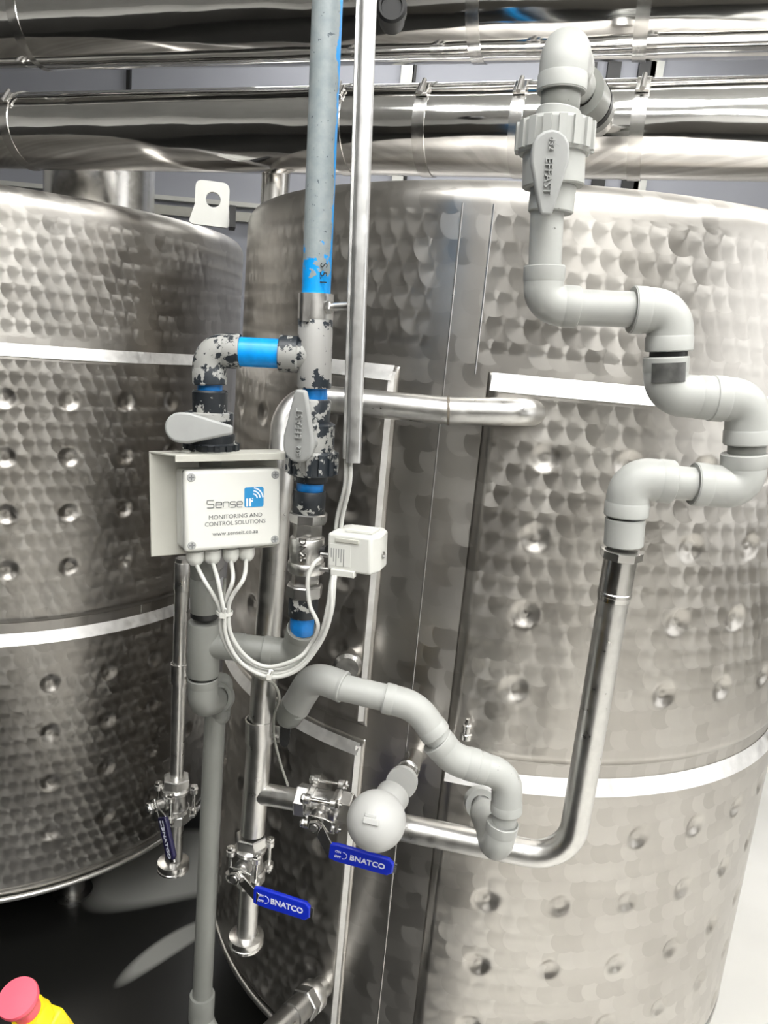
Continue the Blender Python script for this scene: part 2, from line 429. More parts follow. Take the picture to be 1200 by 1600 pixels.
def added_ceiling_light(x, y, lx, ly, label):  # unseen lights, added for reflections in the metal and for top light
    t = thing('ceiling_light', V((x, y, 3.22)), label, 'ceiling light')
    MB().box(V((x, y, 3.22)), V((1, 0, 0)), V((0, 1, 0)), V((0, 0, 1)), -lx / 2 - .03, lx / 2 + .03, -ly / 2 - .03, ly / 2 + .03, .02, .08).build('housing', 'box', t)
    MB().box(V((x, y, 3.22)), V((1, 0, 0)), V((0, 1, 0)), V((0, 0, 1)), -lx / 2, lx / 2, -ly / 2, ly / 2, -.01, .02).build('diffuser', 'lamp', t)
added_ceiling_light(.45, -1.3, 2.6, .5, 'long white ceiling light behind the camera, nearer the tanks')
added_ceiling_light(.35, .12, 3.0, .5, 'long white ceiling light just in front of the overhead pipes')
added_ceiling_light(.5, -2.3, 2.4, .28, 'long white ceiling light farthest behind the camera')
added_ceiling_light(1.9, .3, .2, 2.0, 'long white ceiling light over the aisle right of the tanks')
added_ceiling_light(2.7, 1.8, .28, 2.4, 'long white ceiling light beside the right wall')
added_ceiling_light(0.3, 4.0, 2.4, .2, 'long white ceiling light behind both tanks')
# daylight opening in the right wall
wn = MB().box(V((3.58, -.4, .9)), V((1, 0, 0)), V((0, 1, 0)), V((0, 0, 1)), -.01, .01, -1.2, 1.6, 0, 1.7).build('window_1', emis('daylit_glass', (.97, .98, 1), .9)); struct(wn)

# ------------------------------------------------------------------ tanks
def grid_part(name, parent, cx, cy, ths, zs, rfun, swf, mat='tank', closed=False):
    base = WL[parent.as_pointer()]; vs = []; sw = []
    for z in zs:
        for t_ in ths:
            r, zz = rfun(t_, z); a = math.radians(t_)
            vs.append((cx + r * math.sin(a) - base.x, cy - r * math.cos(a) - base.y, zz - base.z)); sw.append(swf(t_, z))
    n = len(ths); fs = []
    for j in range(len(zs) - 1):
        for i in range(n if closed else n - 1):
            k = (i + 1) % n; fs.append((j * n + i, j * n + k, (j + 1) * n + k, (j + 1) * n + i))
    me = bpy.data.meshes.new(name); me.from_pydata(vs, [], fs)
    at = me.attributes.new('swirl', 'FLOAT', 'POINT'); at.data.foreach_set('value', sw)
    me.polygons.foreach_set('use_smooth', [True] * len(me.polygons))
    me.materials.append(MAT[mat] if isinstance(mat, str) else mat)
    o = bpy.data.objects.new(name, me); COL.objects.link(o); o.parent = parent; WL[o.as_pointer()] = base
    return o
def fr(a, b, st): n = max(1, int(round((b - a) / st))); return [a + (b - a) * i / n for i in range(n + 1)]
def jacket(parent, cx, cy, t0, t1, z0, z1, cols, rows):
    R = TANK_R; LED = .026
    def h(t_, z):
        dt = min(t_ - t0, t1 - t_) * math.pi / 180 * R; dz1 = z1 - z; dz0 = z - z0
        hh = .0085 * min(1, max(0, dt / .014), 1) if True else 0
        hh = min(hh, .0085 * max(0, min(1, dz1 / LED)), .0085 * max(0, min(1, dz0 / .012)))
        for c in cols:
            dx = (t_ - c) * math.pi / 180 * R
            if abs(dx) > .024: continue
            for q in rows:
                d = math.hypot(dx, z - q)
                if d < .022:
                    f = d / .022; hh -= .0072 * (1 - f * f) ** 1.3
                    if d < .006: hh += .0022 * (1 - (d / .006) ** 2)
        return R + hh + .0004, z
    def sw(t_, z):
        dt = min(t_ - t0, t1 - t_) * math.pi / 180 * R
        return 1.0 if (dt > .018 and z1 - z > LED + .004 and z - z0 > .016) else 0.0
    o = grid_part('dimple_jacket', parent, cx, cy, fr(t0, t1, .36), fr(z0, z1, .0036), h, sw)
    md = o.modifiers.new('plate', 'SOLIDIFY'); md.thickness = .0003; md.offset = -1
    return o
def ledge(parent, cx, cy, pts, w, lift, name='jacket_ledge'):
    """ground strip that leans out from the shell: pts = (angle, z) along its inner edge, w = offset (angle, z) to its outer edge"""
    m = MB(); n = len(pts); R = TANK_R
    def P(t_, z, r): a = math.radians(t_); return V((cx + r * math.sin(a), cy - r * math.cos(a), z))
    for t_, z in pts:
        o_ = (math.degrees(w[0] / R), w[1])
        m.v += [P(t_, z, R + .001), P(t_ + o_[0], z + o_[1], R + lift), P(t_ + o_[0] * 1.06, z + o_[1] * 1.06, R + .002)]
    for k in range(n - 1):
        a = k * 3; b = a + 3
        m.f += [(a, a + 1, b + 1, b), (a + 1, a + 2, b + 2, b + 1), (a + 2, a, b, b + 2)]
    return m.build(name, 'ground', parent, angle=50)
def bead(parent, cx, cy, pts, r=.0016, name='weld_bead', mat='steel_dull'):
    P = []
    for t_, z in pts:
        a = math.radians(t_); P.append(V((cx + TANK_R * math.sin(a), cy - TANK_R * math.cos(a), z)))
    return MB().sweep(P, r, 6).build(name, mat, parent)
def tank(cx, cy, bot, rim, label, seam, plain_bands, jackets, rings):
    t = thing('storage_tank', V((cx, cy, 0)), label, 'tank', None); R = TANK_R
    kn = .035
    prof = [(.05, bot - .02), (.35, bot - .015), (.53, bot - .008), (.575, bot), (.594, bot + .012), (.6, bot + .03)]
    zs = fr(bot + .04, rim - kn - .005, .008)
    prof += [(R, z) for z in zs] + [(R, rim - kn)]
    for k in range(1, 9):
        a = math.pi / 2 * k / 8; prof.append((R - kn + kn * math.cos(a), rim - kn + kn * math.sin(a)))
    prof += [(R - .06, rim + .001), (.4, rim + .006), (.2, rim + .01), (.05, rim + .01), (0.001, rim + .01)]
    def sw(t_, k):
        r, z = prof[int(k)]
        if r < R - .002: return 0.0
        if z > rim - kn - .012: return 0.0
        for a, b in plain_bands:
            if a < t_ < b: return 0.0
        for a, b in rings:
            if a < z < b: return 0.0
        return 1.0
    ths = [x * .75 - 180 for x in range(480)]
    grid_part('shell', t, cx, cy, ths, list(range(len(prof))), lambda t_, k: prof[int(k)], sw, closed=True)
    for j in jackets: jacket(t, cx, cy, *j)
    m = MB(); c = V((cx, cy, bot + .012)); P = []
    n = 96; rr = .007
    for k in range(n):
        a = 2 * math.pi * k / n; e = V((math.sin(a), -math.cos(a), 0))
        m.ring(c + e * (R + .003), e, V((0, 0, 1)), rr, 10)
    for k in range(n):
        a, b = k * 10, ((k + 1) % n) * 10
        for q in range(10): m.f.append((a + q, a + (q + 1) % 10, b + (q + 1) % 10, b + q))
    m.build('bottom_ring', 'steel', t)
    for k in range(4):
        a = math.radians(45 + 90 * k); q = V((cx + .42 * math.sin(a), cy - .42 * math.cos(a), 0))
        lg = MB().turn(q, V((0, 0, 1)), [(0, .05), (.008, .05), (.009, .03), (bot - .01, .03)]).build('leg', 'steel_dull', t)
    for s_ in seam: bead(t, cx, cy, s_)
    return t
RX, RY, LX, LY = .273, .6953 + 1.0, -1.0344, 2.0747
rrows_u = [1.363, 1.245, 1.127, 1.008]; rrows_l = [.757, .636, .514, .392, .272]
colsR = [-4.8 + 11.35 * k for k in range(0, 8)]; colsL = [-32.6 - 11.35 * k for k in range(0, 5)]
TR = tank(RX, RY, .2, 1.737, 'right-hand round stainless steel tank with dimpled jacket panels and a plain seam strip', 
     [[(-19.8, .24), (-19.8, 1.70)], [(-15.6, 1.47), (-15.6, 1.7)]], [(-23.2, -15.2)], 
     [(-13.8, 86, .885, 1.475, colsR, rrows_u), (-13.8, 86, .225, .862, colsR, rrows_l),
      (-86, -26.6, .885, 1.470, colsL, rrows_u), (-86, -26.6, .225, .862, colsL, rrows_l)],
     [(.2, 1.498)])
TL = tank(LX, LY, .165, 1.734, 'left-hand round stainless steel tank with a lifting lug on its shoulder',
     [[(53.6, .83), (53.6, 1.43)]], [(51.5, 54.2)],
     [(-15, 88, .850, 1.437, [25.5 + 11.4 * k for k in range(-2, 5)], [1.329, 1.211, 1.091, .971]), (-15, 88, .20, .827, [33.2 + 11.9 * k for k in range(-2, 4)], [.704, .584, .461, .334])],
     [(.19, 1.46)])
for z_ in (1.475, .862):
    ledge(TR, RX, RY, [(t_, z_) for t_ in fr(-13.2, 86, 1)], (0, -.025), .0135)
    ledge(TR, RX, RY, [(t_, z_ - .004) for t_ in fr(-86, -27.4, 1)], (0, -.022), .0125)
for z0_, z1_ in ((.895, 1.462), (.235, .85)):
    ledge(TR, RX, RY, [(-26.8, z_) for z_ in fr(z0_, z1_, .05)], (-.011, 0), .0098)
for z_ in (1.437, .827):
    ledge(TL, LX, LY, [(t_, z_) for t_ in fr(-15, 88, 1)], (0, -.024), .0135)
# lifting lug on the left tank
def lug():
    a, b, c = W(330, 352, 1.62), W(322, 283, 1.62), None
    ex = V((1, .25, 0)).normalized(); ez = V((0, 0, 1)); n = ex.cross(ez)
    O = a.copy(); O.z = 1.70; H = b.z - O.z; m = MB()
    hw = .033; out = []
    N = 14
    outer = [(-hw - .012, 0), (hw + .004, 0), (hw, H * .35), (hw, H - .012)] + [(hw - .012 + .012 * math.cos(t), H - .012 + .012 * math.sin(t)) for t in [math.pi / 8 * k for k in range(1, 5)]] + \
            [(-hw + .012 + .012 * math.cos(t), H - .012 + .012 * math.sin(t)) for t in [math.pi / 2 + math.pi / 8 * k for k in range(0, 5)]] + [(-hw, H * .45)]
    # plate with a real hole: bridge outer outline with a circle
    hc = (0.002, H - .034); hr = .0145
    K = 48; ring_o = []; 
    for k in range(K):
        th = 2 * math.pi * k / K; d = V((math.cos(th), math.sin(th), 0)); best = 9
        for i in range(len(outer)):
            p, q = outer[i], outer[(i + 1) % len(outer)]
            ex_, ey_ = q[0] - p[0], q[1] - p[1]; den = d.x * ey_ - d.y * ex_
            if abs(den) < 1e-12: continue
            tt = ((p[0] - hc[0]) * ey_ - (p[1] - hc[1]) * ex_) / den; uu = ((p[0] - hc[0]) * d.y - (p[1] - hc[1]) * d.x) / den
            if tt > 0 and -1e-6 <= uu <= 1.000001: best = min(best, tt)
        ring_o.append((hc[0] + d.x * best, hc[1] + d.y * best))
    ring_i = [(hc[0] + hr * math.cos(2 * math.pi * k / K), hc[1] + hr * math.sin(2 * math.pi * k / K)) for k in range(K)]
    for c_ in (-.006, .006):
        for rg in (ring_o, ring_i):
            for p in rg: m.v.append(O + ex * p[0] + ez * p[1] + n * c_)
    for k in range(K):
        q = (k + 1) % K
        m.f += [(k, q, K + q, K + k), (2 * K + q, 2 * K + k, 3 * K + k, 3 * K + q), (k, 2 * K + k, 2 * K + q, q), (K + q, 3 * K + q, 3 * K + k, K + k)]
    o = m.build('lifting_lug', 'lug', TL)
    g_ = MB().prism(O + ex * .035, n, ez, ex, [(-.03, 0), (.03, 0), (0.0, .045)], 0, .012).build('lug_gusset', 'dark', TL)
lug()
# necks on the tank tops
MB().turn(V((LX + .20, LY + .1, 1.74)), V((0, 0, 1)), [(0, .14), (.20, .14), (.2, .15), (.215, .15), (.215, .02)], 48).build('manhole_neck', 'steel_bright', TL)
p = W(430, 300, 1.72)
MB().turn(V((p.x, p.y, 1.74)), V((0, 0, 1)), [(0, .03), (.13, .03), (.13, .036), (.14, .036)], 32).build('top_nozzle', 'steel_bright', TR)

# ------------------------------------------------------------------ overhead pipes
def overhead(A, B, R, label, bands):
    t = thing('overhead_pipe', (A + B) / 2 - V((0, 0, R)), label, 'pipe'); D = (B - A)
    N = 60; m = MB(); m.turn(A, D, [(D.length * k / N, R) for k in range(N + 1)], 64).build('cladding', 'clad', t)
    dn = D.normalized()
    side = V((0, 0, 1)).cross(dn).normalized()
    if side.y > 0: side = -side
    for s_, tilt in bands:
        c = A + dn * s_; ax_ = (dn + V((0, 0, 1)) * tilt).normalized()
        b = ringband(c - ax_ * .011, c + ax_ * .011, R + .0018, R - .002, 64).build('band', 'steel_bright', t)
        e = (side + V((0, 0, .75))).normalized(); up_ = dn.cross(e)
        k = MB().box(c + e * (R + .002), dn, up_, e, -.011, .011, -.014, .014, 0, .006); k.build('buckle', 'steel_bright', b, bevel=.0015)
        MB().rod(c + e * (R + .011) - up_ * .017, c + e * (R + .011) + up_ * .017, .0042, 12).build('screw', 'steel_dull', b)
    return t, dn
def span(pr, pl, ext=.55):
    d = (pr - pl).normalized(); return pl - d * ext, pr + d * ext, d
r2 = W(1200, 203, 1.35); l2 = Z(0, 206, r2.z); A2, B2, d2 = span(r2, l2)
def at_x(A, d, px, py):     # distance along the pipe where the sight line of px passes
    best = (9, 0)
    for k in range(0, 2800):
        q = A + d * (k * .001); v = q - CAMP; c = V((v.dot(ax), v.dot(ay), v.dot(az)))
        if c.z < 0:
            X = 600 - F * c.x / c.z; e = abs(X - px)
            if e < best[0]: best = (e, k * .001)
    return best[1]
overhead(A2, B2, .0775, 'lower shiny clad overhead pipe running across just above both tank rims', [(at_x(A2, d2, px, 200), tl) for px, tl in ((48, .12), (546, 0.05), (673, 0), (818, 0), (1000, 0.02))])
r1 = W(1200, 2, 1.36); l1 = Z(0, 44, r1.z); A1, B1, d1 = span(r1, l1)
overhead(A1, B1, .079, 'upper shiny clad overhead pipe cut off by the top of the view', [(at_x(A1, d1, px, 50), tl) for px, tl in ((62, .2), (752, 0.03), (1010, 0.0))])
q = W(612, 10, 1.2)
k = MB().turn(q + V((0, .05, 0)), V((0, -1, 0)), [(0, .0185), (.03, .0185), (.03, .0215), (.05, .0215), (.053, .018), (.053, .015), (.049, .014)], 32)
tag(k.build('round_plug', 'rubber'), 'black round pipe cap at the top edge just right of the conduit', 'plug')

# wall details seen between the pipes
def wall_strip(name, px, py, wx, z0, z1, mat, th=.03):
    a = W(px, py, 4.57)
    return struct(MB().box(V((0, 4.6, 0)), V((1, 0, 0)), V((0, 1, 0)), V((0, 0, 1)), a.x - wx / 2, a.x + wx / 2, -th, 0, z0, z1).build(name, mat))
for i, (x, y, wx, mt) in enumerate([(200, 118, .02, 'dark'), (637, 110, .07, 'gland'), (648, 110, .02, 'dark'), (928, 110, .03, 'dark'), (1020, 108, .02, 'dark'), (1030, 108, .05, 'gland'), (935, 290, .07, 'dark'), (985, 290, .09, 'dark')]):
    wall_strip('trim_%d' % (i + 1), x, y, wx, .3, 3.2, mt)
zz = W(320, 315, 4.57).z
wall_strip('trim_9', 600, 300, 7.4, zz - .012, zz + .012, 'gland', .05)
zz = W(350, 335, 4.57).z
wall_strip('trim_10', 600, 300, 7.4, zz - .03, zz + .02, 'plate', .04)

# ------------------------------------------------------------------ painted blue water pipe
Y0 = .93
def Pc(px, py, y=Y0): return W(px, py, y)
foot = Pc(494, 458); headp = Pc(514, -60)
wp = thing('water_pipe', foot, 'tall blue plastic water pipe under flaking grey paint, running up out of view', 'pipe')
MB().rod(foot - (headp - foot).normalized() * .03, headp, .0168, 40).build('pipe', 'painted_pipe', wp)
text('lettering', 'S 5.1', .0115, Pc(505, 428, Y0 - .0168), (foot - headp), V((1, 0, 0)), wp, 'black_print', sx=1.1)
# clamp with its standoff rod to the conduit
cl = thing('pipe_clamp', Pc(493, 500), 'steel hinged clamp around the foot of the blue water pipe', 'clamp')
ringband(Pc(493, 499), Pc(494, 459), .0208, .0166).build('clamp_band', 'steel', cl)
m = MB(); m.rod(Pc(475, 501, Y0 - .012), Pc(476, 458, Y0 - .012), .0055, 16); m.box(Pc(480, 480, Y0 - .018), V((1, 0, 0)), V((0, 1, 0)), V((0, 0, 1)), -.004, .004, -.004, .004, -.016, .016); m.build('hinge', 'steel_dull', cl)
MB().rod(Pc(512, 480, Y0 - .012), Pc(545, 478, Y0 - .02), .0048, 16).build('standoff_rod', 'steel', cl)
MB().hexa(Pc(511, 480, Y0 - .014), Pc(519, 480, Y0 - .016), .008).build('nut', 'steel_dull', cl)

# tee, stub and elbow
te = thing('pipe_tee', Pc(491, 605), 'grey painted pipe tee with dark chips between the two ball valves', 'pipe fitting')
m = MB(); m.turn(Pc(491, 606), Pc(493, 500) - Pc(491, 606), [(0, .0195), (.002, .0205), (.082, .0205), (.084, .0195)], 40)
m.build('tee_body', 'chip_light', te)
m = MB(); m.turn(Pc(491, 556), Pc(438, 552) - Pc(491, 556), [(0, .019), (.018, .019), (.020, .0215), (.040, .0215), (.0415, .020)], 40); m.build('branch_hub', 'chip_half', te)
MB().rod(Pc(493, 625), Pc(492, 600), .0148, 32).build('stub', 'blue_dull', te)
bs = MB().rod(Pc(442, 553), Pc(364, 549), .0172, 40).build('blue_stub_pipe', 'blue', loc=Pc(400, 560)); tag(bs, 'short bright blue pipe joining the tee and the flaking elbow', 'pipe')
el = thing('pipe_elbow', Pc(328, 610), 'elbow fitting with heavily flaked grey paint left of the bright blue pipe', 'pipe fitting')
elbow(Pc(376, 549), Pc(326, 547), Pc(328, 601), .0205, rad=.024, hub=.018, mat='chip_half', parent=el, name='elbow')
MB().rod(Pc(328, 600), Pc(328, 618), .0150, 32).build('stub', 'blue_dull', el)

def ball_handle(root, P0, P1, w0, w1, dep, lean, mat='handle', stem_to=None):
    """tapered lever: rounded broad end at P0, narrow end at P1; lies in a plane facing the room"""
    ex = (P1 - P0).normalized(); L = (P1 - P0).length; n = V((lean, -1, .15)); n = (n - ex * n.dot(ex)).normalized(); ey = n.cross(ex)
    pts = []
    for k in range(9):
        a = math.pi / 2 + math.pi * k / 8; pts.append((w0 + w0 * math.cos(a) * 1.0, w0 * math.sin(a)))
    pts += [(w0 * 1.6, -w0 * 1.0), (L * .9, -w1), (L, -w1 * .7), (L, w1 * .7), (L * .9, w1), (w0 * 1.6, w0 * 1.0)]
    h = MB().prism(P0, ex, ey, n, pts, -dep / 2, dep / 2).build('handle', mat, root, bevel=.0028)
    if stem_to is not None:
        MB().rod(P0 + ex * w0 * 1.2, stem_to, w0 * .62, 24).build('stem', mat, root)
    return h, ex, ey, n

# right ball valve, on the line below the tee
def union_nut(A, B, R, ribs, mat, root, name='union_nut'):
    m = MB(); L = (B - A).length; m.turn(A, B - A, [(0, R * .9), (L * .12, R * .96), (L * .88, R * .96), (L, R * .88)], 48)
    x, y, z = frame_from(B - A)
    for k in range(ribs):
        a = 2 * math.pi * k / ribs; e = x * math.cos(a) + y * math.sin(a); f = z.cross(e)
        m.box(A + e * R * .93, f, e, z, -R * .1, R * .1, 0, R * .10, L * .08, L * .92)
    return m.build(name, mat, root, angle=30)
vr = thing('ball_valve', Pc(486, 752), 'plastic ball valve with upright grey lever just right of the white control box', 'valve', None)
MB().turn(Pc(490, 659), Pc(491, 624) - Pc(490, 659), [(0, .0195), (.025, .0205), (.0275, .019)], 40).build('top_socket', 'chip_half', vr)
MB().turn(Pc(488, 706), Pc(490, 658) - Pc(488, 706), [(0, .022), (.003, .0262), (.034, .0262), (.037, .022)], 40).build('valve_body', 'chip_half', vr)
union_nut(Pc(487, 741), Pc(488, 703), .0315, 14, 'chip_half', vr)
MB().turn(Pc(485, 753), Pc(486, 739) - Pc(485, 753), [(0, .019), (.002, .0212), (.012, .0212)], 40).build('bottom_collar', 'chip_dark', vr)
h, ex, ey, nn = ball_handle(vr, Pc(466, 722, Y0 - .052), Pc(471, 609, Y0 - .058), .0182, .0085, .009, -.25, stem_to=Pc(488, 690, Y0 - .01))
text('lettering', 'EFFAST', .011, Pc(467, 662, Y0 - .0615) , ex, ey, h, 'handle', .0012)
text('lettering', 'd32', .008, Pc(466, 705, Y0 - .0595), ex, ey, h, 'handle', .0012)

# left ball valve
vl = thing('ball_valve', Pc(328, 712), 'plastic ball valve with sideways grey lever above the white control box', 'valve', None)
MB().turn(Pc(328, 646), Pc(328, 609) - Pc(328, 646), [(0, .0205), (.026, .0212), (.028, .0195)], 40).build('top_socket', 'chip_dark', vl)
MB().turn(Pc(327, 655), Pc(327, 643) - Pc(327, 655), [(0, .0285), (.008, .0285), (.009, .026)], 48).build('flange', 'chip_half', vl)
MB().turn(Pc(330, 700), Pc(329, 654) - Pc(330, 700), [(0, .029), (.016, .029), (.018, .025), (.036, .027)], 40).build('valve_body', 'chip_dark', vl)
union_nut(Pc(330, 712), Pc(330, 690), .033, 14, 'chip_dark', vl)
h, ex, ey, nn = ball_handle(vl, Pc(258, 667, Y0 - .058), Pc(364, 672, Y0 - .055), .0175, .0068, .009, .12, stem_to=Pc(318, 676, Y0 - .01))

# ------------------------------------------------------------------ steel valve and couplings under the right ball valve
sv = thing('coupling_stack', Pc(473, 985), 'stack of dark socket, steel DN25 valve body and hex nuts under the right ball valve', 'valve')
def seg(name, p0, p1, r, mat, root, y=Y0, n=40, sh=None):
    A, B = Pc(*p0, y), Pc(*p1, y); L = (B - A).length
    if n == 6 or n == 8: return MB().hexa(A, B, r, n, .35).build(name, mat, root)
    return MB().turn(A, B - A, [(0, r * .95), (.0015, r), (L - .0015, r), (L, r * .95)], n).build(name, mat, root)
seg('stub', (484, 770), (485, 748), .0165, 'blue_dull', sv)
seg('socket', (482, 802), (484, 766), .0202, 'chip_dark', sv)
seg('hex_nut', (481, 816), (482, 800), .0245, 'steel_dull', sv, n=8)
seg('hex_nipple', (480, 842), (481, 814), .0185, 'steel', sv, n=6)
b = seg('valve_body', (479, 879), (480, 839), .0218, 'steel', sv)
text('lettering', 'DN25', .0125, Pc(472, 860, Y0 - .0226), Pc(479, 879) - Pc(480, 839), V((1, 0, 0)), b, 'steel_bright', .0010, bold=.0002)
seg('ring', (478, 893), (479, 877), .0235, 'steel', sv)
seg('hex_nipple', (476, 915), (478, 891), .0180, 'steel_dull', sv, n=6)
seg('hex_nut', (475, 931), (476, 912), .0232, 'steel_dull', sv, n=8)
seg('socket', (473, 962), (475, 929), .0190, 'chip_dark', sv)
seg('stub', (471, 990), (473, 960), .0155, 'blue_dull', sv)
MB().rod(Pc(486, 862), Pc(512, 862, Y0 - .01), .008, 20).build('stem', 'dark', sv)

# actuator
def actuator():
    a, b, c = W(512, 832, .885), W(580, 840, .868), W(509, 893, .885)
    ex = (b - a); ex.normalize(); ey = V((0, 0, 1)) + ex * 0; ey = (ey - ex * ey.dot(ex)).normalized(); n = ex.cross(ey)
    O = a; wd = (b - a).length; H = (a - c).length
    t = thing('valve_actuator', W(550, 898, .9), 'white plastic motor actuator box fixed to the side of the steel valve', 'actuator')
    c_ = .008
    # outline in plan with chamfered right corners
    out = [(0, 0), (0, -.052), (c_, -.060), (wd - .004, -.060), (wd + .004, -.048), (wd + .006, -.016), (wd, 0)]
    m = MB(); m.prism(O - ey * H, ex, n, ey, [(p[0], p[1]) for p in out][::-1], .002, H)
    m.build('housing', 'gland', t, bevel=.0035)
    m = MB(); m.box(O, ex, ey, n, .010, .040, -.010, -.005, -.001, .0015); m.build('slot', 'plate', t, bevel=.0007)
    m = MB(); m.box(O, ex, ey, n, .006, .036, -H - .003, -H + .005, -.006, .003); m.build('clip', 'gland', t, bevel=.001)
    m = MB(); m.box(O, ex, ey, n, .018, .052, 0, .004, -.04, -.012); m.build('top_rib', 'gland', t, bevel=.001)
    lb = MB().box(O, ex, ey, n, .003, .030, -H + .009, -.013, 0, .0004).build('rating_label', 'box', t)
    for k in range(6):
        L = .004 + .002 * (k % 3)
        MB().box(O, ex, ey, n, .005 + .0032 * k, .0058 + .0032 * k, -.020 - L * 2.4, -.018, .0003, .0007).build('print_line', 'grey_print', lb)
    MB().turn(O + ex * (wd + .0056) - n * .028 - ey * H * .55, ex, [(0, .0045), (.0015, .0045), (.0016, .003), (.0005, .0028)], 20).build('screw', 'steel_dull', t)
    for dy in (.012, .030):
        MB().rod(O - ey * (H * .35 + dy) - ex * .010 - n * .004, O - ey * (H * .35 + dy) + ex * .002 - n * .004, .003, 12).build('stud', 'steel', t)
actuator()

# ------------------------------------------------------------------ grey pipe run under the box
lg = thing('grey_pipe_run', Pc(316, 1115), 'worn grey plastic pipework with tee and bends below the white control box', 'pipe')
YB = .95
elbow(Pc(472, 982), Pc(460, 1022, YB), Pc(410, 1016, YB), .0198, rad=.022, hub=.012, mat='pvc_dark', parent=lg)
MB().rod(Pc(415, 1016, YB), Pc(372, 1010, YB), .0176, 36).build('pipe', 'pvc_dark', lg)
m = MB(); m.turn(Pc(317, 1054, YB), Pc(320, 960, YB) - Pc(317, 1054, YB), [(0, .0205), (.002, .0214), (.073, .0214), (.075, .0205)], 40)
m.turn(Pc(318, 1006, YB), Pc(388, 1012, YB) - Pc(318, 1006, YB), [(0, .018), (.050, .0185), (.0545, .0185)], 40); m.build('tee', 'pvc_dark', lg)
seg('joint', (316, 1062), (318, 1050), .0178, 'dark', lg, y=YB)
seg('joint', (319, 964), (320, 950), .0180, 'dark', lg, y=YB)
seg('socket', (320, 956), (319, 902), .0186, 'pvc_dark', lg, y=YB)
seg('pipe', (319, 904), (318, 870), .0172, 'pvc_dark', lg, y=YB)
for k in range(1): MB().rod(Pc(318, 872, YB), Pc(326, 706, Y0), .0172, 32).build('pipe', 'pvc_dark', lg)
elbow(Pc(317, 1058, YB), Pc(317, 1098, YB), Pc(338, 1092, YB + .06), .0205, rad=.021, hub=.010, mat='pvc_dark', parent=lg)
elbow(Pc(343, 1088, YB + .055), Pc(345, 1062, 1.035), Pc(340, 1120, 1.055), .0185, rad=.016, hub=.01, mat='pvc_dark', parent=lg)
ringband(Pc(338, 1090, YB + .047), Pc(343, 1089, YB + .06), .0225, .017).build('coupling_ring', 'pvc_dark', lg)
# drain pipe
dp = thing('drain_pipe', Pc(315, 1600, 1.07), 'long straight grey drain pipe going down to a socket elbow at bottom left', 'pipe')
a, b = Pc(337, 1100, 1.05), Pc(315, 1575, 1.05)
MB().rod(b, a, .0158, 36).build('pipe', 'pvc_dark', dp)
b2 = Pc(316, 1553, 1.05); dn = (b - a).normalized()
m = MB(); m.turn(b2, dn, [(0, .0165), (0, .0198), (.002, .0206), (.03, .0206), (.034, .020)], 40)
m.sweep([b2 + dn * .03, b2 + dn * .055, b2 + dn * .075 + V((.045, -.04, -.01))], .0205, 32, .02); m.build('elbow', 'pvc_dark', dp)

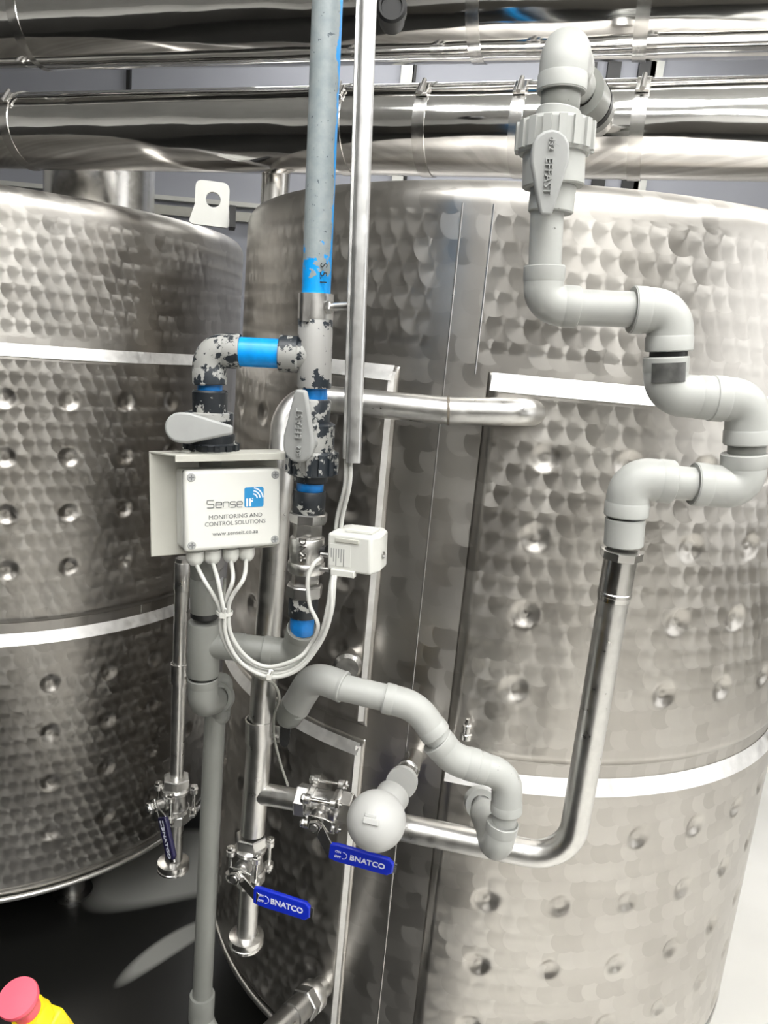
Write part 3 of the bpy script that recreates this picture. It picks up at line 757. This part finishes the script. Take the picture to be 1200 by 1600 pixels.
# ------------------------------------------------------------------ control box
def control_box():
    yl, yr = .865, .925
    TLp, BLp, TRp, BRp = W(286, 734, yl), W(290, 863, yl - .004), W(438, 732, yr), W(437, 849, yr - .004)
    ex = ((TRp - TLp) + (BRp - BLp)).normalized(); ey = ((TLp - BLp) + (TRp - BRp)); ey = (ey - ex * ey.dot(ex)).normalized(); n = ex.cross(ey)
    if n.y > 0: n = -n
    wd = ((TRp - TLp).length + (BRp - BLp).length) / 2; H = ((TLp - BLp).length + (TRp - BRp).length) / 2
    O = BLp
    D = .042
    t = thing('control_box', O - n * D * .5, 'white plastic control box with blue logo and four cable glands under a metal hood', 'control box')
    bx = MB().box(O, ex, ey, n, 0, wd, 0, H, -D, -.012).build('enclosure', 'box', t, bevel=.005)
    MB().box(O, ex, ey, n, 0.0006, wd - .0006, .0006, H - .0006, -.0125, -.0112).build('lid_seam', 'grey_print', t)
    ld = MB().box(O, ex, ey, n, -.0006, wd + .0006, -.0006, H + .0006, -.0115, 0).build('lid', 'box', t, bevel=.0045)
    for a, b in ((.0075, .0075), (wd - .0075, .0075), (.0075, H - .0075), (wd - .0075, H - .0075)):
        c = O + ex * a + ey * b
        sc = MB().turn(c - n * .001, n, [(0, .005), (.0012, .005), (.0018, .0044), (.0018, .0010)], 24).build('screw', 'handle', ld)
        MB().box(c, ex, ey, n, -.0033, .0033, -.0007, .0007, .0005, .00095).box(c, ex, ey, n, -.0007, .0007, -.0033, .0033, .0005, .00095).build('screw_slot', 'grey_print', sc)
    # back plate and hood
    MB().box(O, ex, ey, n, -.030, wd + .012, -.012, H + .018, -D - .003, -D).build('back_plate', 'plate', t, bevel=.001)
    hd = MB().prism(O + ey * (H + .017), ex, n, ey, [(-.030, -D - .003), (wd + .012, -D - .003), (wd + .012, .004), (-.012, .004)], 0, .0025)
    hd.box(O + ey * (H + .017), ex, ey, n, -.012, wd + .012, -.006, .0025, .0035, .0055)
    hd.build('hood', 'plate', t, bevel=.0006)
    MB().turn(O + ex * .008 + ey * (H + .0195) - n * .024, ey, [(0, .006), (.0015, .0055), (.003, .003)], 16).build('hood_screw', 'box', t)
    # printing
    def L(u, v): return O + ex * (u * wd) + ey * ((1 - v) * H) + n * .0004
    def uv(px, py):      # place on the lid's own face, as fractions of its width and height
        return ((px - 215) / 915 - 0.02 * 0, (py - 205 + (px - 215) * .016) / (770 - (px - 215) * .07))
    # logo square
    u0, v0 = uv(768, 355); u1, v1 = uv(955, 545)
    c = L((u0 + u1) / 2, (v0 + v1) / 2); hw = wd * 187 / 915 / 2
    pts = []
    for qx, qy, a0 in ((1, 1, 0), (-1, 1, 90), (-1, -1, 180), (1, -1, 270)):
        for k in range(5):
            a = math.radians(a0 + 22.5 * k); pts.append((qx * (hw - .0025) + .0025 * math.cos(a), qy * (hw - .0025) + .0025 * math.sin(a)))
    lo = MB().prism(c, ex, ey, n, pts, -.0004, .0002).build('logo', 'logo_blue', ld)
    def arc(m, cc, r, wdt, a0, a1, st=10):
        P = []
        for k in range(st + 1):
            a = math.radians(a0 + (a1 - a0) * k / st); P.append((a, r))
        for k in range(st):
            q = []
            for (a, rr) in ((P[k][0], r - wdt / 2), (P[k + 1][0], r - wdt / 2), (P[k + 1][0], r + wdt / 2), (P[k][0], r + wdt / 2)): q.append((rr * math.cos(a), rr * math.sin(a)))
            m.prism(cc, ex, ey, n, q, 0, .0003)
    m = MB(); s = hw * 2 / 187
    cc = c + ex * (-.5 * hw * .0) ; 
    pc = c + ex * ((845 - 861) * s) + ey * ((450 - 465) * s)
    for r in (46, 74, 102): arc(m, pc, r * s, 13 * s, 5, 82)
    for x0, x1, y0, y1 in ((783, 801, 460, 535), (812, 830, 460, 535), (830, 850, 478, 494), (840, 852, 458, 470)):
        m.box(c, ex, ey, n, (x0 - 861) * s, (x1 - 861) * s, (450 - y1) * s, (450 - y0) * s, 0, .0003)
    m.build('logo_mark', 'white_print', lo)
    # thin squarish word
    m = MB(); th = .00055
    def strokes(x, wch, segs):
        for sg in segs:
            P = [L(*uv(x + a * wch, 552 - 72 * b - (x + a * wch - 415) * .03)) for a, b in sg]
            for k in range(len(P) - 1): m.rod(P[k], P[k + 1], th, 6)
    strokes(415, 62, [[(1, 1), (.1, 1), (0, .9), (0, .6), (.1, .5), (.9, .5), (1, .4), (1, .1), (.9, 0), (0, 0)]])
    e_ = [[(0, .36), (1, .36), (1, .62), (.85, .72), (.15, .72), (0, .6), (0, .12), (.15, 0), (.95, 0)]]
    strokes(496, 56, e_); strokes(566, 52, [[(0, 0), (0, .6), (.15, .72), (.85, .72), (1, .6), (1, 0)]])
    strokes(632, 50, [[(1, .72), (.1, .72), (0, .62), (0, .46), (.1, .37), (.9, .37), (1, .28), (1, .1), (.9, 0), (0, 0)]]); strokes(696, 52, e_)
    m.build('lettering', 'grey_print', ld)
    for s_, x, y, sz, sxx in (('MONITORING AND', 686, 630, .0072, 1.04), ('CONTROL SOLUTIONS', 684, 692, .0072, 1.0), ('www.senseit.co.za', 684, 785, .0072, 1.06)):
        text('lettering', s_, sz, L(*uv(x, y)), ex, ey, ld, 'grey_print', .0001, sx=sxx)
    # glands on the underside
    out = []
    for px in (311, 337, 366, 391):
        u = (px - 290) / 147.0
        A = O + ex * (u * wd) - n * .020
        q = MB().turn(A, -ey, [(-.002, .0085), (.004, .0085), (.004, .0105), (.012, .0108), (.017, .0095), (.021, .006), (.021, .003)], 12)
        gl = q.build('cable_gland', 'gland', t)
        out.append(A - ey * .018)
    return t, out, n, ex, ey
CB, glands, cbn, cbx, cby = control_box()

# ------------------------------------------------------------------ cables
def cable(pts, r, label, mat='cable', sub=8):
    o = MB().sweep(smoothpath(pts, sub), r, 12).build('cable', mat)
    return tag(o, label, 'cable')
YC = .862
bun = [(348, 955), (352, 995), (376, 1033), (422, 1052), (466, 1040), (500, 1000), (517, 955)]
def off(dx, dy, k, dz=0): return [W(x + dx * (1 if i < 3 else -.3), y + dy * (i / 3 if i < 3 else 1), YC + dz) for i, (x, y) in enumerate(bun)]
cable([glands[0], W(318, 905, .865), W(336, 935, YC)] + off(-4, 0, 0) + [W(523, 905, .875), W(531, 880, .905), W(534, 815, .91), W(546, 760, .90), W(548, 716, .90), W(549, 640, .90)], .0026, 'pale cable from the leftmost gland, hanging in the loop and climbing into the conduit')
cable([glands[1], W(340, 905, .865), W(346, 935, YC - .004)] + off(2, 6, 0, -.006) + [W(519, 912, .868), W(524, 880, .905), W(526, 815, .915), W(539, 760, .905), W(541, 716, .905), W(543, 640, .905)], .0026, 'pale cable from the second gland, outermost in the hanging loop below the box')
cable([glands[2], W(364, 905, .865), W(354, 935, YC)] + off(6, -4, 0, .005)[:-1] + [W(512, 950, .872), W(518, 905, .895), W(522, 880, .915), W(540, 845, .925)], .0026, 'pale cable from the third gland, looping below the box and up behind the actuator')
cable([glands[3], W(381, 903, .865), W(362, 933, YC - .003)] + off(9, -10, 0, -.002)[:-2] + [W(485, 1008, .866), W(497, 978, .862), W(484, 945, .872), W(481, 905, .876), W(490, 882, .882), W(503, 871, .893)], .0026, 'pale cable from the rightmost gland, curling up into the left side of the actuator')
cable([W(351, 905, .95), W(349, 940, .90), W(345, 965, .872), W(362, 1018, .872), W(398, 1054, .872), W(425, 1066, .880), W(436, 1090, .93), W(428, 1120, 1.0), W(429, 1155, 1.03), W(439, 1195, 1.035), W(450, 1228, 1.03)], .0020, 'thin grey cable dangling from the loop down to the steel branch pipe', 'cable_thin')
def tie(px, py, y, dx, dy, label):
    c = W(px, py, y); t = thing('cable_tie', c, label, 'cable tie')
    a = V((dx, 0, dy)).normalized(); x, yy, z = frame_from(a); m = MB()
    m.turn(c - a * .002, a, [(0, .0085), (0, .0098), (.004, .0098), (.004, .0085)], 24, closed=True); m.build('strap', 'gland', t)
    q = c + V((0, -.010, 0)); MB().box(q, V((1, 0, 0)), V((0, 1, 0)), V((0, 0, 1)), -.003, .003, -.003, .002, -.003, .003).rod(q, q + V((.004, -.004, .010)), .0012, 8).build('tie_head', 'gland', t)
tie(351, 957, YC + .002, 0, 1, 'small white cable tie gathering the cables just under the glands')
tie(423, 1052, YC + .002, 1, -.1, 'small white cable tie at the bottom of the hanging cable loop')

# ------------------------------------------------------------------ conduit
cn = thing('conduit', W(551, 722, .9), 'long pale metal cable conduit hanging from above, open at its lower end', 'conduit')
A, B = W(551, 722, .9), W(576, -60, .9); ez = (B - A).normalized(); ex = V((1, 0, 0)); ex = (ex - ez * ex.dot(ez)).normalized(); ey = ez.cross(ex)
L = (B - A).length
out = []; hw, hd, rc = .0088, .0088, .005
for qx, qy, a0 in ((1, 1, 0), (-1, 1, 90), (-1, -1, 180), (1, -1, 270)):
    for k in range(5):
        a = math.radians(a0 + 22.5 * k); out.append((qx * (hw - rc) + rc * math.cos(a), qy * (hw - rc) + rc * math.sin(a)))
m = MB(); n_ = len(out); inn = [(a * .84, b * .84) for a, b in out]
for c_ in (0, L):
    for rg in (out, inn):
        for a, b in rg: m.v.append(A + ex * (a + .001) + ey * b + ez * c_)
for k in range(n_):
    q = (k + 1) % n_
    m.f += [(k, q, 2 * n_ + q, 2 * n_ + k), (n_ + q, n_ + k, 3 * n_ + k, 3 * n_ + q), (k, n_ + k, n_ + q, q), (2 * n_ + k, 2 * n_ + q, 3 * n_ + q, 3 * n_ + k)]
m.build('channel', 'conduit', cn)
MB().box(A, ex, ey, ez, -.0118, -.0078, -.006, .006, .004, L).build('lid_strip', 'conduit', cn, bevel=.0008)

# ------------------------------------------------------------------ grey pipe run on the right, with its ball valve
rr = thing('grey_pipe_run', Pc(975, 868), 'zigzag run of smooth grey plastic pipe and elbows in front of the right tank', 'pipe')
YR = .93
R = .0278; r = .0208
def Pr(px, py, dy=0): return W(px, py, YR + dy)
elbow(Pr(851, 415), Pr(848, 476), Pr(903, 480), R * .86, rad=.030, mat='pvc', parent=rr)
MB().rod(Pr(855, 330), Pr(851, 420), .0188, 36).build('pipe', 'pvc', rr)
MB().rod(Pr(898, 480), Pr(992, 484), .0205, 36).build('pipe', 'pvc', rr)
elbow(Pr(986, 484), Pr(1048, 487), Pr(1045, 549), R * .98, rad=.034, mat='pvc', parent=rr)
seg('joint', (1044, 560), (1045, 545), .0215, 'dark', rr, y=YR)
elbow(Pr(1041, 557), Pr(1039, 616), Pr(1112, 622), R * .94, rad=.034, mat='pvc', parent=rr)
def patch(A, B, Rr, a0, a1):
    """worn dark patch wrapped on the near side of a hub"""
    x, y, z = frame_from(B - A, V((0, 1, 0))); m = MB(); K = 14
    for k in range(K + 1):
        a = math.radians(a0 + (a1 - a0) * k / K); e = y * -math.cos(a) * -1 * (1 if y.y < 0 else -1) + x * math.sin(a)
        m.v += [A + e * Rr, B + e * Rr, A + e * (Rr + .0005), B + e * (Rr + .0005)]
    for k in range(K):
        i = k * 4; j = i + 4; m.f += [(i + 2, i + 3, j + 3, j + 2), (i, j, j + 1, i + 1), (i, i + 2, j + 2, j), (i + 1, j + 1, j + 3, i + 3)]
    m.f += [(0, 1, 3, 2), (K * 4, K * 4 + 2, K * 4 + 3, K * 4 + 1)]
    return m.build('worn_patch', 'worn', rr)
patch(Pr(1041, 566), Pr(1040, 596), R * .943, -35, 55)
elbow(Pr(1109, 622), Pr(1171, 626), Pr(1167, 694), R * .98, rad=.034, mat='pvc', parent=rr)
seg('joint', (1166, 712), (1167, 690), .0215, 'pvc_dark', rr, y=YR)
elbow(Pr(1163, 708), Pr(1160, 763), Pr(1082, 756), R * .96, rad=.034, mat='pvc', parent=rr)
MB().rod(Pr(1088, 757), Pr(1040, 752), .0205, 36).build('pipe', 'pvc', rr)
elbow(Pr(1050, 753), Pr(984, 746), Pr(978, 806), R * .96, rad=.034, mat='pvc', parent=rr)
seg('joint', (977, 815), (978, 800), .0215, 'dark', rr, y=YR)
seg('socket', (974, 852), (977, 809), .0240, 'pvc', rr, y=YR)
# ball valve above
bv = thing('ball_valve', Pr(862, 335), 'large grey ball valve with hanging lever, topped by a domed grey elbow', 'valve', None)
seg('bottom_socket', (860, 333), (865, 290), .0255, 'pvc', bv, y=YR)
seg('valve_body', (864, 293), (866, 228), .0345, 'pvc', bv, y=YR)
union_nut(Pr(865, 242), Pr(869, 190), .0425, 16, 'pvc', bv)
seg('top_collar', (870, 192), (874, 172), .0245, 'pvc', bv, y=YR)
h, ex, ey, nn = ball_handle(bv, Pr(862, 203, -.056), Pr(852, 337, -.052), .0200, .0085, .010, 0, stem_to=Pr(865, 228, -.01))
text('lettering', 'EFFAST', .0115, Pr(856, 275, -.0605), ex, ey, h, 'handle', .0012)
text('lettering', 'd32', .009, Pr(862, 224, -.0625), ex, ey, h, 'handle', .0012)
te = thing('pipe_elbow', Pr(874, 172), 'domed grey elbow at the very top of the right-hand plastic pipework', 'pipe fitting')
seg('stub', (874, 176), (877, 138), .0215, 'pvc_dark', te, y=YR)
elbow(Pr(877, 145), Pr(883, 78), Pr(893, 108, .10), R * .98, rad=.030, mat='pvc', parent=te)
MB().rod(Pr(890, 104, .09), Pr(912, 150, .22), .0215, 32).build('pipe', 'pvc', te)
ringband(Pr(905, 142, .175), Pr(917, 160, .22), .032, .02).build('flange', 'pvc_dark', te)
ringband(Pr(917, 160, .222), Pr(920, 165, .236), .033, .02).build('gasket', 'rubber', te)
ringband(Pr(920, 165, .237), Pr(925, 172, .262), .032, .02).build('flange', 'pvc_dark', te)
MB().rod(Pr(912, 150, .2), Pr(935, 190, .36), .0215, 32).build('pipe', 'steel', te)

# ------------------------------------------------------------------ steel U run
su = thing('steel_pipe', W(890, 1350, .95), 'tall steel pipe dropping from the plastic run and bending left along the bottom', 'pipe')
zU = .821
top = Pr(972, 858); c1 = W(888, 1352, .95); c2 = Z(838, 1367, zU); end = Z(556, 1278, zU)
low = V((c1.x, c1.y, zU))
MB().sweep([top, low, end], .0192, 40, .058, 18).build('pipe', 'steel', su)
u = (top - low).normalized()
MB().hexa(top - u * .0, top - u * .012, .0262, 8).build('hex_nut', 'steel_bright', su)
MB().turn(top - u * .01, -u, [(0, .0205), (.045, .0205), (.046, .0215), (.050, .0215), (.051, .0205), (.057, .0202)], 40).build('collar', 'steel_bright', su)

# ------------------------------------------------------------------ curved steel pipe from the tank wall and down
sp_ = thing('steel_pipe', W(385, 1490, 1.1), 'steel pipe leaving the right tank wall, curving down behind the box to an open ferrule', 'pipe')
aT = W(850, 645, 1.13); a0 = W(812, 644, 1.065); a1 = W(700, 642, 1.072); cr = W(448, 618, 1.10); dz = W(398, 1240, 1.043); 
colx = lambda py: W(440 - (py - 700) * .0755, py, 1.06)
down = colx(1300)
MB().sweep([aT, a0, a1, cr, W(440, 720, 1.06), down], .0192, 40, [.03, .3, .085, .3], 16).build('pipe', 'steel', sp_)
ringband(W(702, 642, 1.0715), W(698, 642, 1.0716), .0200, .018).build('weld_bead', 'rust', sp_)
MB().sweep([colx(1238), W(470, 1251, 1.036)], .0162, 32).build('branch', 'steel', sp_)
# ferrule below valve 2
fa, fb = W(389, 1395, 1.06), W(385, 1462, 1.06); fd = (fb - fa).normalized()
MB().turn(fa - fd * .03, fd, [(0, .0165), ((fb - fa).length + .03, .0165)], 32).build('pipe', 'steel', sp_)
MB().turn(fb - fd * .006, fd, [(0, .0165), (.004, .0275), (.008, .0285), (.011, .0285), (.012, .0265), (.0145, .0265), (.0155, .0282), (.018, .0282), (.0195, .026), (.022, .026), (.022, .014)], 48).build('ferrule', 'steel_bright', sp_)
# thin steel pipe on the left
YT = 1.12
tp = thing('thin_steel_pipe', W(272, 1362, YT), 'thin steel pipe at far left, coming down beside the dark tank to an open ferrule', 'pipe')
MB().rod(W(286, 872, YT), W(276, 1215, YT), .0112, 28).build('pipe', 'steel', tp)
seg('collar', (285, 922), (286, 878), .0128, 'steel', tp, y=YT)
fa, fb = W(273, 1290, YT), W(271, 1345, YT); fd = (fb - fa).normalized()
MB().turn(fa - fd * .02, fd, [(0, .0145), ((fb - fa).length + .02, .0145)], 32).build('pipe', 'steel_dull', tp)
MB().turn(fb - fd * .004, fd, [(0, .0145), (.004, .0255), (.008, .0262), (.011, .0262), (.012, .0245), (.0145, .0245), (.0155, .026), (.018, .026), (.0195, .024), (.0195, .014)], 48).build('ferrule', 'steel_bright', tp)
# strap clamps
def strap(px, py0, py1, y, r, side, label, dark_clip=False):
    A, B = W(px, py1, y), W(px + .5, py0, y)
    t = thing('pipe_clamp', A, label, 'clamp'); ringband(A, B, r + .0022, r).build('strap', 'steel', t)
    c = (A + B) / 2; h = (B - A).length / 2
    MB().box(c, V((1, 0, 0)), V((0, 1, 0)), V((0, 0, 1)), r * .8 * side, (r + .014) * side, -r * .5, -r * .5 + .002, -h * .75, h * .75).build('ear', 'steel', t)
    MB().rod(c + V(((r + .006) * side, -r * .5 - .004, -h * .3)), c + V(((r + .006) * side, -r * .5 + .012, -h * .3)), .0035, 12).build('bolt', 'steel_bright', t)
    if dark_clip:
        q = c + V(((r + .020) * side, -r * .2, .002)); m = MB(); P = []
        for k in range(20):
            a = 2 * math.pi * k / 20; P.append((.0075 * math.copysign(abs(math.cos(a)) ** .6, math.cos(a)), .020 * math.copysign(abs(math.sin(a)) ** .6, math.sin(a))))
        m.prism(q, V((1, 0, 0)), V((0, 0, 1)), V((0, -1, 0)), P, 0, .008); m.build('clip', 'dark', t)
        MB().turn(q + V((0, .002, .022)), V((0, 0, 1)), [(0, .007), (.004, .006), (.006, .003)], 6).build('clip_nut', 'steel_bright', t)
strap(280, 1036, 1066, YT, .0116, 1, 'steel strap clamp around the thin steel pipe at left')
strap(405.5, 1123, 1157, 1.06, .0196, 1, 'steel strap clamp with a black clip on the wider steel pipe', True)

# ------------------------------------------------------------------ three-piece steel ball valves with blue levers
def three_piece(c, axis, stem, lever, k, label, grip='grip', L=.085, flip=1, word=True, start=None):
    """c centre, axis along pipe, stem direction, lever direction (unit vectors made square)"""
    a = axis.normalized(); s = (stem - a * stem.dot(a)).normalized(); b = a.cross(s)
    l = (lever - s * lever.dot(s)).normalized(); q = s.cross(l)
    t = thing('steel_ball_valve', c, label, 'valve')
    for sg in (-1, 1):
        m = MB(); m.turn(c + a * sg * .014 * k, a * sg, [(0, .022 * k), (.006 * k, .0235 * k), (.008 * k, .021 * k), (.011 * k, .0195 * k)], 24)
        m.hexa(c + a * sg * .023 * k, c + a * sg * .040 * k, .0225 * k)
        for u in (-1, 1):
            for v in (-1, 1):
                p = c + s * (u * .0205 * k) + b * (v * .0205 * k)
                m.turn(p + a * sg * .0145 * k, a * sg, [(0, .0068 * k), (.007 * k, .0068 * k)], 16)
        m.build('end_cap', 'steel', t)
    MB().turn(c - a * .0145 * k, a, [(0, .0205 * k), (.003 * k, .0185 * k), (.026 * k, .0185 * k), (.029 * k, .0205 * k)], 28).build('valve_body', 'steel_dull', t)
    for u in (-1, 1):
        for v in (-1, 1):
            p = c + s * (u * .0205 * k) + b * (v * .0205 * k)
            m = MB(); m.rod(p - a * .030 * k, p + a * .028 * k, .0028 * k, 12); m.hexa(p + a * .0215 * k, p + a * .027 * k, .0062 * k); m.hexa(p - a * .0215 * k, p - a * .027 * k, .0062 * k)
            m.build('bolt', 'steel_bright', t)
    m = MB(); m.turn(c + s * .016 * k, s, [(0, .012 * k), (.008 * k, .012 * k), (.009 * k, .008 * k), (.020 * k, .008 * k), (.020 * k, .005 * k), (.034 * k, .005 * k)], 20)
    m.build('stem', 'steel', t); h0 = c + s * .0385 * k
    MB().hexa(h0 + s * .002 * k, h0 + s * .010 * k, .0095 * k).build('stem_nut', 'steel_bright', t)
    m = MB(); P = [(-.012 * k, -.010 * k), (.010 * k, -.011 * k), (.022 * k, -.008 * k), (.022 * k, .008 * k), (.010 * k, .011 * k), (-.012 * k, .010 * k)]
    m.prism(h0, l, q, s, P, -.0015, .0012)
    e0 = h0; e1 = start if start else h0 + l * .034 * k + s * .008
    ld = (e1 - e0).normalized(); q2 = (q - ld * q.dot(ld)).normalized(); ls = q2.cross(ld) * -1
    if ls.dot(s) < 0: ls = -ls
    m.box(e0, ld, q2, ls, 0, (e1 - e0).length + .01, -.0085 * k, .0085 * k, -.0013, .0013)
    lv = m.build('lever', 'steel_bright', t, bevel=.0005)
    g0 = e1; wv = .0150 * k
    P = [(0, -wv * .8), (L * .12, -wv * .95), (L * .92, -wv * .92), (L, -wv * .5), (L, wv * .5), (L * .92, wv * .92), (L * .12, wv * .95), (0, wv * .8)]
    gp = MB().prism(g0, l, q, s, P, -.0035, .0035).build('grip', grip, lv, bevel=.0022)
    MB().box(g0, l, q, s, L - .002, L + .004, -wv * .5, wv * .5, -.0012, .0012).build('lever_tip', 'steel_bright', lv)
    if word:
        qq = q * flip; nn_ = l.cross(qq)
        O = g0 + s * .0038 if True else g0
        if nn_.dot(s) < 0: qq = -qq
        text('lettering', 'BNATCO', .0118 * k, O + l * L * .60, l, qq, gp, 'white_print', .0002, bold=.0003, sx=1.0)
        text('lettering', 'ON', .0052 * k, O + l * L * .14 + qq * .0045, l, qq, gp, 'white_print', .0002, bold=.0001)
        text('lettering', 'OFF', .0052 * k, O + l * L * .14 - qq * .0045, l, qq, gp, 'white_print', .0002, bold=.0001)
        m = MB(); P = [O + l * (L * .22) + (l * math.cos(t_) + qq * math.sin(t_)) * .0055 * k for t_ in [math.radians(-95 + 19 * i) for i in range(11)]]
        m.sweep(P, .0004, 6); m.build('arc_mark', 'white_print', gp)
    return t
u2 = (W(392, 1300, 1.06) - W(388, 1400, 1.06))
def dirpx(p, q, y0, y1): return (W(*q, y1) - W(*p, y0)).normalized()
three_piece(W(391, 1342, 1.06), u2, V((-.3, -.95, -.08)), W(498, 1420, .975) - W(397, 1397, .995), 1.08, 'steel three-piece valve with bright blue lever above the wider open ferrule', L=.092, start=W(397, 1397, .995))
a3 = W(465, 1250, 1.036) - W(548, 1266, 1.02)
three_piece(W(507, 1256, 1.03), a3, V((-.35, -.88, -.12)), W(627, 1374, .945) - W(510, 1324, .985), 1.08, 'steel three-piece valve with blue lever under the white domed fitting', L=.096, start=W(515, 1328, .985))
three_piece(W(275, 1248, YT), V((0, 0, 1)), V((-.72, -.69, 0)), W(296, 1333, 1.07) - W(254, 1276, 1.075), 1.0, 'steel three-piece valve with dark violet lever on the thin left pipe', grip='grip_dark', L=.066, start=W(254, 1276, 1.075))

# ------------------------------------------------------------------ domed fitting
df = thing('domed_fitting', W(588, 1335, .95), 'white plastic ball-shaped fitting in front of the steel pipe, with a neck to the tank', 'pipe fitting')
c = W(588, 1282, .925); nk = W(628, 1222, 1.0); tk = W(648, 1183, 1.125)
ad = (nk - c).normalized()
MB().turn(c - ad * .040, ad, [(.040 - .040 * math.cos(math.radians(a)), .040 * math.sin(math.radians(a))) for a in range(2, 150, 6)] + [(.090, .024), (.094, .024), (.094, .018)], 48).build('dome', 'pvc_light', df)
fw_ = (CAMP - c).normalized(); f1 = (fw_ + V((-.18, 0, -.05))).normalized(); fx = V((0, 0, 1)).cross(f1).normalized(); fy = f1.cross(fx)
MB().box(c + f1 * .037, fx, fy, f1, -.010, .011, -.004, .0035, 0, .0055).box(c + f1 * .037, fx, fy, f1, -.010, .006, .0045, .009, 0, .003).build('grip_bar', 'pvc_light', df, bevel=.001)
tdn = (tk - nk).normalized()
MB().turn(nk - tdn * .006, tdn, [(0, .0225), (.012, .0225), (.013, .0150), (.030, .0150)], 36).build('neck', 'pvc_light', df)
MB().turn(nk + tdn * .02, tdn, [(0, .0148), (.03, .0148), (.031, .0170), (.05, .0170), (.051, .0148), ((tk - nk).length, .0148)], 36).build('steel_nipple', 'steel_bright', df)

# ------------------------------------------------------------------ lower grey run
lr = thing('grey_pipe_run', W(455, 1130, .99), 'curving grey plastic pipe snaking above the white domed fitting', 'pipe')
r = .0178; R = .0205
p0, p1, p2 = W(447, 1122, 1.02), W(490, 1058, .965), W(540, 1074, .95)
MB().sweep([W(463, 1100, 1.0), W(452, 1117, 1.01), W(458, 1108, 1.11)], .0200, 32, .02).build('pipe', 'pvc_dark', lr)
elbow(W(461, 1104, 1.005), W(490, 1056, .965), W(538, 1074, .95), R * 1.05, rad=.05, hub=.004, mat='pvc', parent=lr)
MB().rod(W(530, 1073, .95), W(606, 1091, .94), .0178, 36).build('pipe', 'pvc', lr)
elbow(W(600, 1090, .94), W(650, 1103, .935), W(682, 1148, .93), R * 1.0, rad=.06, hub=.012, mat='pvc', parent=lr)
MB().rod(W(672, 1136, .93), W(704, 1178, .93), .0178, 36).build('pipe', 'pvc', lr)
elbow(W(682, 1156, .93), W(708, 1186, .93), W(746, 1197, .93), R * 1.08, rad=.05, hub=.014, mat='pvc', parent=lr)
elbow(W(744, 1197, .93), W(793, 1212, .93), W(791, 1268, .93), R * 1.04, rad=.032, hub=.012, mat='pvc', parent=lr)
seg('joint', (787, 1295), (790, 1262), .0165, 'pvc', lr, y=.93)
elbow(W(786, 1284, .93), W(776, 1330, .93), W(757, 1268, 1.02), R * 1.06, rad=.024, hub=.014, mat='pvc', parent=lr)
ringband(W(752, 1258, 1.035), W(749, 1251, 1.055), .0235, .015).build('coupling_ring', 'pvc', lr)
MB().rod(W(757, 1268, 1.02), W(745, 1245, 1.13), .0178, 32).build('pipe', 'pvc', lr)

# tank fittings
q = W(728, 1150, 1.075)
nf = thing('bleed_nipple', q, 'small steel bleed nipple on the right tank above the bend of grey pipe', 'fitting')
MB().turn(q - V((0, 0, .004)), V((0, 0, 1)), [(0, .009), (.008, .009), (.009, .006), (.018, .006), (.019, .0075), (.023, .0075), (.024, .004), (.032, .003)], 20).rod(q, q + V((.0, .045, 0)), .0055, 16).build('body', 'steel_bright', nf)
q = W(541, 1052, 1.10)
nb = MB().turn(q + V((0, .085, 0)), V((.0, -1, 0)), [(0, .014), (.05, .014), (.05, .022), (.062, .0225), (.068, .018), (.068, .010)], 20).build('tank_plug', 'steel_bright')
tag(nb, 'round steel plug on the tank half hidden behind the curving grey pipe', 'plug')
bf = thing('tank_outlet', W(420, 1610, 1.1), 'steel hexagonal union leaving the foot of the right tank at the bottom edge', 'pipe fitting')
A, B = W(497, 1548, 1.155), W(418, 1622, 1.03); D = (B - A).normalized(); L = (B - A).length
MB().turn(A - D * .02, D, [(0, .019), (.05, .019)], 32).build('pipe', 'steel', bf)
MB().turn(A + D * .01, D, [(0, .026), (.002, .0275), (.020, .0275), (.022, .026)], 36).build('collar', 'steel', bf)
MB().hexa(A + D * .030, A + D * .050, .0285).build('hex_nut', 'steel_dull', bf)
MB().turn(A + D * .048, D, [(0, .0225), (.036, .0225), (.037, .0205), (L, .0205), (L + .08, .0205)], 36).build('sleeve', 'steel_dull', bf)

# ------------------------------------------------------------------ emergency stop
es = thing('emergency_stop', W(40, 1650, .55), 'red mushroom emergency stop button on a yellow collar, bottom left corner', 'button')
c = W(28, 1560, .55); axd = V((-.05, -.35, .93)).normalized(); axd = V((-.12, -.42, .9)).normalized()
MB().turn(c, axd, [(-.014, .0105), (-.008, .0145), (-.003, .0168), (0, .0172), (.0025, .0165), (.0032, .0)], 48).build('mushroom', 'red', es)
MB().turn(c - axd * .034, axd, [(0, .0125), (.022, .0105)], 32).build('button_neck', 'red', es)
MB().turn(c - axd * .046, axd, [(0, .0165), (.008, .0165), (.010, .0150), (.022, .0145)], 10).build('collar', 'yellow', es)
bxO = c - axd * .046; x_, y_, z_ = frame_from(axd)
MB().box(bxO, x_, y_, z_, -.017, .017, -.017, .017, -.05, -.004).build('enclosure', 'yellow', es, bevel=.004)

# ------------------------------------------------------------------ families of look-alikes
for o in list(COL.objects):
    if o.parent: continue
    k = o.name.split('.')[0]
    fam = {'storage_tank': 'jacketed steel tanks', 'overhead_pipe': 'shiny overhead pipes', 'ball_valve': 'grey plastic ball valves', 'steel_ball_valve': 'three-piece steel ball valves with coloured levers',
           'cable': 'cables under the control box', 'cable_tie': 'white cable ties', 'pipe_clamp': 'steel pipe clamps', 'grey_pipe_run': 'grey plastic pipe runs', 'ceiling_light': 'ceiling lights'}.get(k)
    if fam: o['group'] = fam
